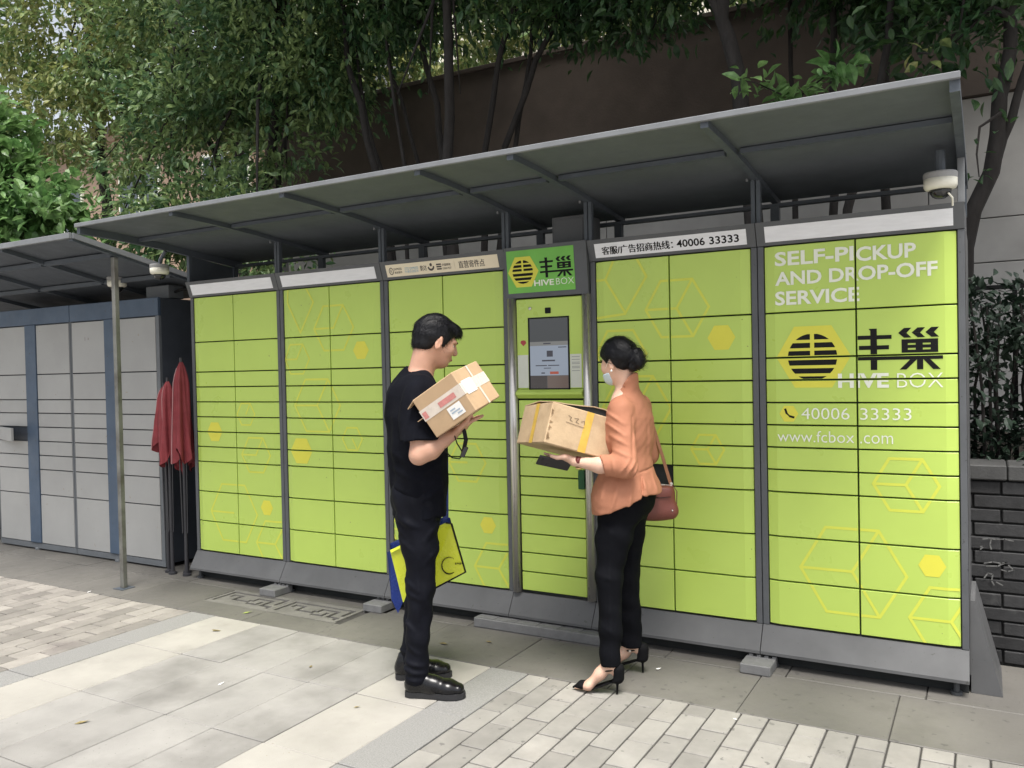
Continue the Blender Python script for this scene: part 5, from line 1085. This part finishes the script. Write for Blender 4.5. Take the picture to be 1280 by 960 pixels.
# lid flaps bowed up off the near edge, the shade beneath them painted as a near-black sheet
xs_ = [0, .18, .38, .58, .74, .88, 1.0]; hs2 = [.002, .008, .018, .030, .032, .018, .003]
vs = [(x * L1, .004 - h, .002) for x, h in zip(xs_, hs2)] + [(x * L1, .004 - h * .8 - .006, .09) for x, h in zip(xs_, hs2)] + [(x * L1, .002 - .012, L3 * .5) for x in xs_]
q = MB().add(vs, [(r * 7 + i, r * 7 + i + 1, (r + 1) * 7 + i + 1, (r + 1) * 7 + i) for r in (0, 1) for i in range(6)]); q.v = [tuple(E1 * p[0] + E2 * p[1] + E3 * p[2]) for p in q.v]
fl = q.build('lid_flap', m_card2, t); sm = fl.modifiers.new('thick', 'SOLIDIFY'); sm.thickness = .004
q = MB().add([(.0, -.010, L3 * .5), (L1, -.012, L3 * .5), (L1, .003, L3), (.0, .003, L3)], [(0, 1, 2, 3)]); q.v = [tuple(E1 * p[0] + E2 * p[1] + E3 * p[2]) for p in q.v]
fl = q.build('lid_flap', m_card2, t); sm = fl.modifiers.new('thick', 'SOLIDIFY'); sm.thickness = .004
q = MB().add([(x * L1, .0035, .012) for x in xs_] + [(x * L1, .006 - h, .012) for x, h in zip(xs_, hs2)], [(i, i + 1, 8 + i, 7 + i) for i in range(6)]); q.v = [tuple(E1 * p[0] + E2 * p[1] + E3 * p[2]) for p in q.v]
q.build('lid_gap_shade', m_dark, t)
sheet(t, 'tape', m_tapey, [(.170, .0045, -e), (.205, .0045, -e), (.198, L2, -e), (.160, L2, -e)])
sheet(t, 'tape', m_tapey, [(-e, .004, .15), (-e, L2, .145), (-e, L2, .185), (-e, .004, .19)])
for k, pl in enumerate(([(.085, .045), (.10, .05), (.095, .062), (.108, .066)], [(.115, .05), (.135, .048), (.125, .064), (.140, .068)], [(.150, .058), (.165, .052), (.168, .068)], [(.08, .075), (.12, .078), (.17, .080)])):
    for p, r_ in zip(pl[:-1], pl[1:]):
        s_ = strip(p, r_, .0024); sheet(t, 'pen_mark', m_kraft, [(x, y, -1.8 * e) for x, y in s_])
rngp = random.Random(4)
for k in range(16):
    y = rngp.uniform(.01, .17); sheet(t, 'torn_edge', mat('torn_cardboard', (.27, .18, .10), .9, .2), [(.001 + rngp.uniform(0, .012), y, -1.5 * e), (.010 + rngp.uniform(0, .012), y + .006, -1.5 * e), (.004, y + .013, -1.5 * e)])
# phone, watch
ph = thing('mobile_phone', 'dark mobile phone in the woman’s hand under the carton', 'phone', WW @ Vector((-.258, -.152, 1.019)))
ph.rotation_euler = (R_(-38), R_(14), CAM_RZ + R_(8))
MB().box(-.075, .075, -.036, .036, -.005, .005, .0035).build('case', mat('dark_phone_case', (.03, .028, .032), .35, .1), ph)
MB().box(-.068, .068, -.031, .031, .0052, .0058).build('glass', m_glass, ph); MB().lathe([(.006, 0), (.006, .002), (.004, .003)], (-.06, -.02, -.0052), (0, 0, -1), 10).build('camera_lens', m_glass, ph)
wt = thing('wrist_watch', 'wrist watch with dark red strap on the woman’s left wrist', 'watch', WW @ Vector((-.150, -.177, 1.024)))
ax = (WW.to_3x3() @ Vector((-.108, .033, .016))).normalized()
ring = [Vector((0, 0, 0))]
a1 = ax.orthogonal().normalized(); a2 = ax.cross(a1)
vs, fs = [], []
for j, w in enumerate((-.010, .010)):
    for k in range(20): q = 2 * math.pi * k / 20; vs.append(ax * w + (a1 * math.cos(q) * .0235 + a2 * math.sin(q) * .0265))
fs = [(k, (k + 1) % 20, 20 + (k + 1) % 20, 20 + k) for k in range(20)]
o = MB().add(vs, fs).build('strap', mat('dark_red_leather', (.12, .022, .02), .5, .1), wt, True); sm = o.modifiers.new('thick', 'SOLIDIFY'); sm.thickness = .003
MB().lathe([(.014, 0), (.014, .006), (.011, .008)], tuple(Vector((0, 0, -1)) * .0245), (0, 0, -1), 16).build('case', mat('gold_case', (.6, .42, .2), .3, .05, metal=.8), wt)
# shoulder bag
bag = thing('shoulder_bag', 'small reddish brown leather bag hanging behind the woman’s hip', 'bag', WW @ Vector((.240, .10, .722))); bag.rotation_euler = (0, 0, CAM_RZ)
m_lea = mat('red_brown_leather', (.155, .042, .030), .45, .12, 14, bump=.001, bscale=120, spec=.5); m_lea2 = mat('tan_strap_leather', (.27, .12, .06), .5, .1)
v = Vox((-.13, -.075, -.02), (.13, .075, .2), .005)
v.cap((-.075, 0, .022), (.068, 0, .022), (.030, .030), (.030, .030), (0, 1, 0), .03).cap((-.070, 0, .125), (.050, 0, .125), (.026, .024), (.026, .024), (0, 1, 0), .03).ell((-.005, 0, .075), (.092, .040, .078), None, .04)
v.cut(lambda P: P[2] - .150 + 0 * P[0] + 0 * P[1], .01); bo = part(v, 'body', m_lea, bag)
MB().tube([(-.085, 0, .148), (0, 0, .156), (.070, 0, .148)], .004, 6).build('zip', m_steel, bag)
MB().tube([(-.08, -.040, .10), (-.0, -.045, .098), (.06, -.040, .10)], .0025, 6).build('pocket_seam', mat('dark_seam', (.05, .012, .010), .6, 0), bag)
for x in (-.08, .075): MB().lathe([(.004, 0), (.004, .003), (.002, .004)], (x * .9, -.036, .035), (0, -1, 0), 8).build('stud', m_steel, bag)
P = [(-.105, -.14, .58), (-.085, -.03, .585), (-.055, .0, .54), (-.012, -.02, .43), (.030, -.01, .29), (.066, .0, .165), (.074, 0, .14)]
def ribbon(P, w, th, nm, m, par, side):
    P = [Vector(p) for p in P]; S = Vector(side).normalized(); vs, fs = [], []
    for i, p in enumerate(P):
        T = (P[min(i + 1, len(P) - 1)] - P[max(i - 1, 0)]).normalized(); A = (S - T * S.dot(T)).normalized(); N = T.cross(A)
        vs += [p + A * w / 2 + N * th / 2, p - A * w / 2 + N * th / 2, p - A * w / 2 - N * th / 2, p + A * w / 2 - N * th / 2]
    n = len(P); fs = [(i * 4 + k, i * 4 + (k + 1) % 4, (i + 1) * 4 + (k + 1) % 4, (i + 1) * 4 + k) for i in range(n - 1) for k in range(4)] + [(3, 2, 1, 0), tuple((n - 1) * 4 + k for k in range(4))]
    return MB().add(vs, fs).build(nm, m, par)
ribbon(P[1:], .016, .003, 'strap', m_lea2, bag, (1, .3, .2)); ribbon([(.074, 0, .155), (.098, 0, .12), (.096, 0, .06), (.078, 0, .035)], .010, .003, 'strap_end', m_lea, bag, (0, 1, 0))
MB().lathe([(.009, -.002), (.010, 0), (.009, .002)], (.070, 0, .155), (0, 1, 0), 12).build('strap_ring', m_steel, bag)
# the tote bag behind the man's legs
tb = thing('tote_bag', 'shiny yellow and blue tote bag hanging behind the man’s legs', 'bag', MW @ Vector((-.06, .3, .35))); tb.rotation_euler = (0, 0, CAM_RZ)
m_ty = mat('yellow_laminate', (.66, .72, .03), .3, .06, 10, bump=.003, bscale=14, spec=.6); m_tb = mat('blue_laminate', (.028, .05, .22), .25, .1, 10, bump=.003, bscale=14, spec=.6)
FR = [(-.150, -.05, .235), (.055, -.05, .372), (.118, -.05, .365), (.192, -.05, .130), (.005, -.05, -.0), (-.120, -.05, .02)]
FR = [(-.172, -.045, .232), (.100, -.060, .362), (.128, -.055, .355), (.190, -.050, .120), (-.010, -.055, .020), (-.115, -.05, -.02)]
bk = [(x - .015, y + .11, z + .01) for x, y, z in FR]
MB().add(FR, [(5, 4, 3, 2, 1, 0)]).build('front_panel', m_ty, tb)
fold = MB().add(FR + bk, [(6, 7, 8, 9, 10, 11)] + [(2, 3, 9, 8), (3, 4, 10, 9), (4, 5, 11, 10), (5, 0, 6, 11)]).build('gusset', m_tb, tb)
MB().add([(-.184, -.06, .225), (-.1725, -.0455, .232), (-.1155, -.0505, -.02), (-.138, -.062, -.07), (-.168, -.066, .0)], [(0, 1, 2, 3, 4)]).build('side_flap', m_tb, tb)
MB().add([(-.172, -.0465, .232), (-.075, -.0565, .279), (-.085, -.066, .262), (-.165, -.058, .222)], [(0, 1, 2, 3)]).build('rim_fold', m_ty, tb)
MB().tube([FR[1], FR[2], FR[3], FR[4]], .005, 6).build('piping', m_inkk, tb)
Cc = Vector((.112, -.0605, .155)); arc = [[(.037 * math.cos(q), .043 * math.sin(q)), (.037 * math.cos(q + .2), .043 * math.sin(q + .2)), (.037 * math.cos(q + .2) + .004 + .007 * math.sin((q + .2) / 2) - .004, .037 * math.sin(q + .2)), (.034 * math.cos(q) + .003 * 0, .037 * math.sin(q))] for q in np.arange(.9, 5.3, .2)]
b = MB()
for a in arc: b.add([Cc + Vector((x, -.0005 * 0 + .0, z)) for x, z in a], [(0, 1, 2, 3)])
for k in range(4): b.add([Cc + Vector((x, 0, z)) for x, z in quad(.030 + .010 * k, .036 + .010 * k, .004 + .002 * (k % 2), .014)], [(0, 1, 2, 3)])
b.build('printed_letter', m_inkk, tb)
for s_ in (-.055, .025): ribbon([(.06, s_ + .02, .355), (.065, s_, .50), (.075, s_ * .4 - .05, .68), (.095, -.07, .765), (.11, s_ * .4 - .08, .70), (.10, s_, .52), (.095, s_ + .02, .358)], .022, .002, 'handle', m_tb, tb, (1, 0, 0))
# looped strap hanging from the man's hand
ls = thing('black_strap', 'black looped strap with buckle dangling from the man’s hand', 'strap', MW @ Vector((.152, -.205, 1.20)))
R3 = MW.to_3x3(); W_l = lambda p: R3 @ Vector(p)
ribbon([W_l(p) for p in ((.0, .01, .01), (.014, .0, -.02), (.020, -.005, -.055), (.012, -.004, -.09), (.006, -.002, -.115))], .018, .003, 'wide_strap', m_inkk, ls, W_l((1, .5, 0)))
MB().tube([W_l(p) for p in ((-.02, .0, .0), (-.03, 0, -.03), (-.018, 0, -.07), (.0, 0, -.10), (.006, 0, -.12), (-.01, 0, -.135), (-.04, 0, -.130), (-.066, 0, -.105), (-.074, 0, -.08))], .0028, 6).build('cord', m_inkk, ls)
q = MB().box(-.010, .010, -.006, .006, -.024, .024, .003).build('buckle', m_glass, ls); q.location = W_l((.012, -.008, -.105)); q.rotation_euler = (0, R_(25), CAM_RZ)
# beige parcel in the open compartment
sp = MB().box(3.40, 3.475, .0245, .029, .846, .90, .002)
# red folded parasols leaning between old and green lockers
m_redc = mat('faded_red_canvas', (.22, .034, .040), .75, .18, 8, bump=.002, bscale=60); m_pole = mat('dark_pole', (.035, .035, .04), .4, .1)
for k, (x, y, zt, zb, rr, lb) in enumerate(((-.115, -.02, 1.555, .86, .060, 'tallest red folded parasol, its hooded top against the green locker'), (-.185, .04, 1.46, .79, .058, 'second tallest red folded parasol in the bundle between the lockers'),
        (-.255, -.03, 1.415, .83, .060, 'red folded parasol with pale piping at the front of the bundle'), (-.335, .0, 1.375, .95, .058, 'shortest red folded parasol, next to the old grey lockers'))):
    t = thing('folded_parasol', lb, 'parasol', (x, y, 0), 'red folded parasols')
    MB().tube([(0, 0, .30), (.0, .0, zt + .02)], .011, 8).build('pole', m_pole, t); 
    for j in range(3): MB().tube([(.02 * math.cos(j * 2.1), .02 * math.sin(j * 2.1), .31), (.03 * math.cos(j * 2.1), .03 * math.sin(j * 2.1), zb + .1)], .004, 6).build('rib_rod', m_pole, t)
    vs, fs, n, rows = [], [], 40, 14
    rd = random.Random(k)
    ph_ = [rd.uniform(0, 6.28) for _ in range(4)]
    for r in range(rows):
        s = r / (rows - 1); z = zt + (zb - zt) * s
        rad = rr * (math.sqrt(min(1, s * 5)) * .72 + .38 * s ** 1.3) if s > 0 else .006
        for j in range(n):
            q = 2 * math.pi * j / n; fo = 1 + (.16 + .34 * s) * (1 - 2 * abs(math.sin(2.5 * q + ph_[0] + s * .8))) * .8 + (.06 + .16 * s) * math.sin(9 * q + ph_[1] - s * 2)
            zz = z - (.05 * math.sin(3 * q + ph_[2]) if r == rows - 1 else 0) - (.02 * math.sin(5 * q + ph_[0]) * s)
            vs.append((rad * fo * math.cos(q) * 1.05, rad * fo * math.sin(q), zz))
    fs = [(r * n + j, r * n + (j + 1) % n, (r + 1) * n + (j + 1) % n, (r + 1) * n + j) for r in range(rows - 1) for j in range(n)] + [tuple(range(n - 1, -1, -1))]
    MB().add(vs, fs).build('canvas', m_redc, t, True)
    MB().tube([(vs[r * n + 26][0] * 1.03, vs[r * n + 26][1] * 1.03, vs[r * n + 26][2]) for r in range(1, rows)], .003, 5).build('piping', mat('pale_piping', (.42, .25, .25), .7, .1), t)
    MB().lathe([(.03, 0), (.03, .015), (.014, .02), (.012, .302)], (0, 0, 0), n=12).build('foot', m_pole, t)
# fallen leaves and scraps on the paving
m_lf = mat('dry_leaf', (.20, .16, .07), .8, .3, 60); m_lfg = mat('fallen_green_leaf', (.25, .30, .08), .7, .2, 50); m_pap = mat('paper_scrap', (.75, .74, .72), .8, .05)
LV = [(1.02, -.50, 0, .05, 'yellow green leaf lying before the drain cover'), (1.13, -.83, 1, .045, 'dry brown leaf on the left cream paving strip'), (1.62, -1.95, 1, .05, 'curled dry leaf on grey slabs at lower left'), (2.42, -.45, 1, .05, 'long dry leaf on the paving right of the man’s shoes'), (2.62, -.32, 1, .04, 'small dry leaf beside the low step'), (3.33, -.27, 1, .035, 'dry leaf under the edge of the low step'), (3.55, -.30, 2, .035, 'white paper scrap on paving behind the woman’s heels'), (1.80, -1.38, 2, .03, 'white scrap on the grey slabs at lower left'),
      (2.55, -1.30, 1, .025, 'reddish leaf bit on the right cream strip'), (-.35, -.62, 2, .03, 'white scrap on the old brick paving at left'), (4.02, -.70, 2, .022, 'pale scrap on the brick pavers at lower right'), (2.02, -1.02, 1, .03, 'dark leaf on grey slabs in the middle')]
for k, (x, y, c, s, lb) in enumerate(LV):
    rd = random.Random(100 + k); a = rd.uniform(0, 6.28); ca, sa = math.cos(a), math.sin(a)
    P = [(-1, 0, .05), (-.3, .34, .18), (.45, .28, .12), (1, 0, .30), (.4, -.30, .22), (-.35, -.33, .10), (0, 0, .04)]; vs = [((px * ca - py * sa) * s, (px * sa + py * ca) * s, pz * s) for px, py, pz in P]
    o = MB().add(vs, [(6, i, (i + 1) % 6)[::-1] for i in range(6)]).build('fallen_leaf' if c < 2 else 'paper_scrap', (m_lfg, m_lf, m_pap)[c]); o.location = (x, y, .0008); o.scale = (.62, .62, .62)
    tag(o, lb, 'leaf' if c < 2 else 'scrap', 'litter on the paving')
# ------------------------------------------------------------------ put each thing's origin at its base
bpy.context.view_layer.update()
for o in list(COL.objects):
    if o.type == 'EMPTY' and o.parent is None and o.children and o.location.length < 1e-9 and 'label' in o:
        pts = [ch.matrix_world @ Vector(c) for ch in o.children if ch.type == 'MESH' for c in ch.bound_box]
        mn = [min(p[i] for p in pts) for i in range(3)]; mx = [max(p[i] for p in pts) for i in range(3)]
        base = Vector(((mn[0] + mx[0]) / 2, (mn[1] + mx[1]) / 2, mn[2])); o.location = base
        for ch in o.children: ch.location = Vector(ch.location) - base
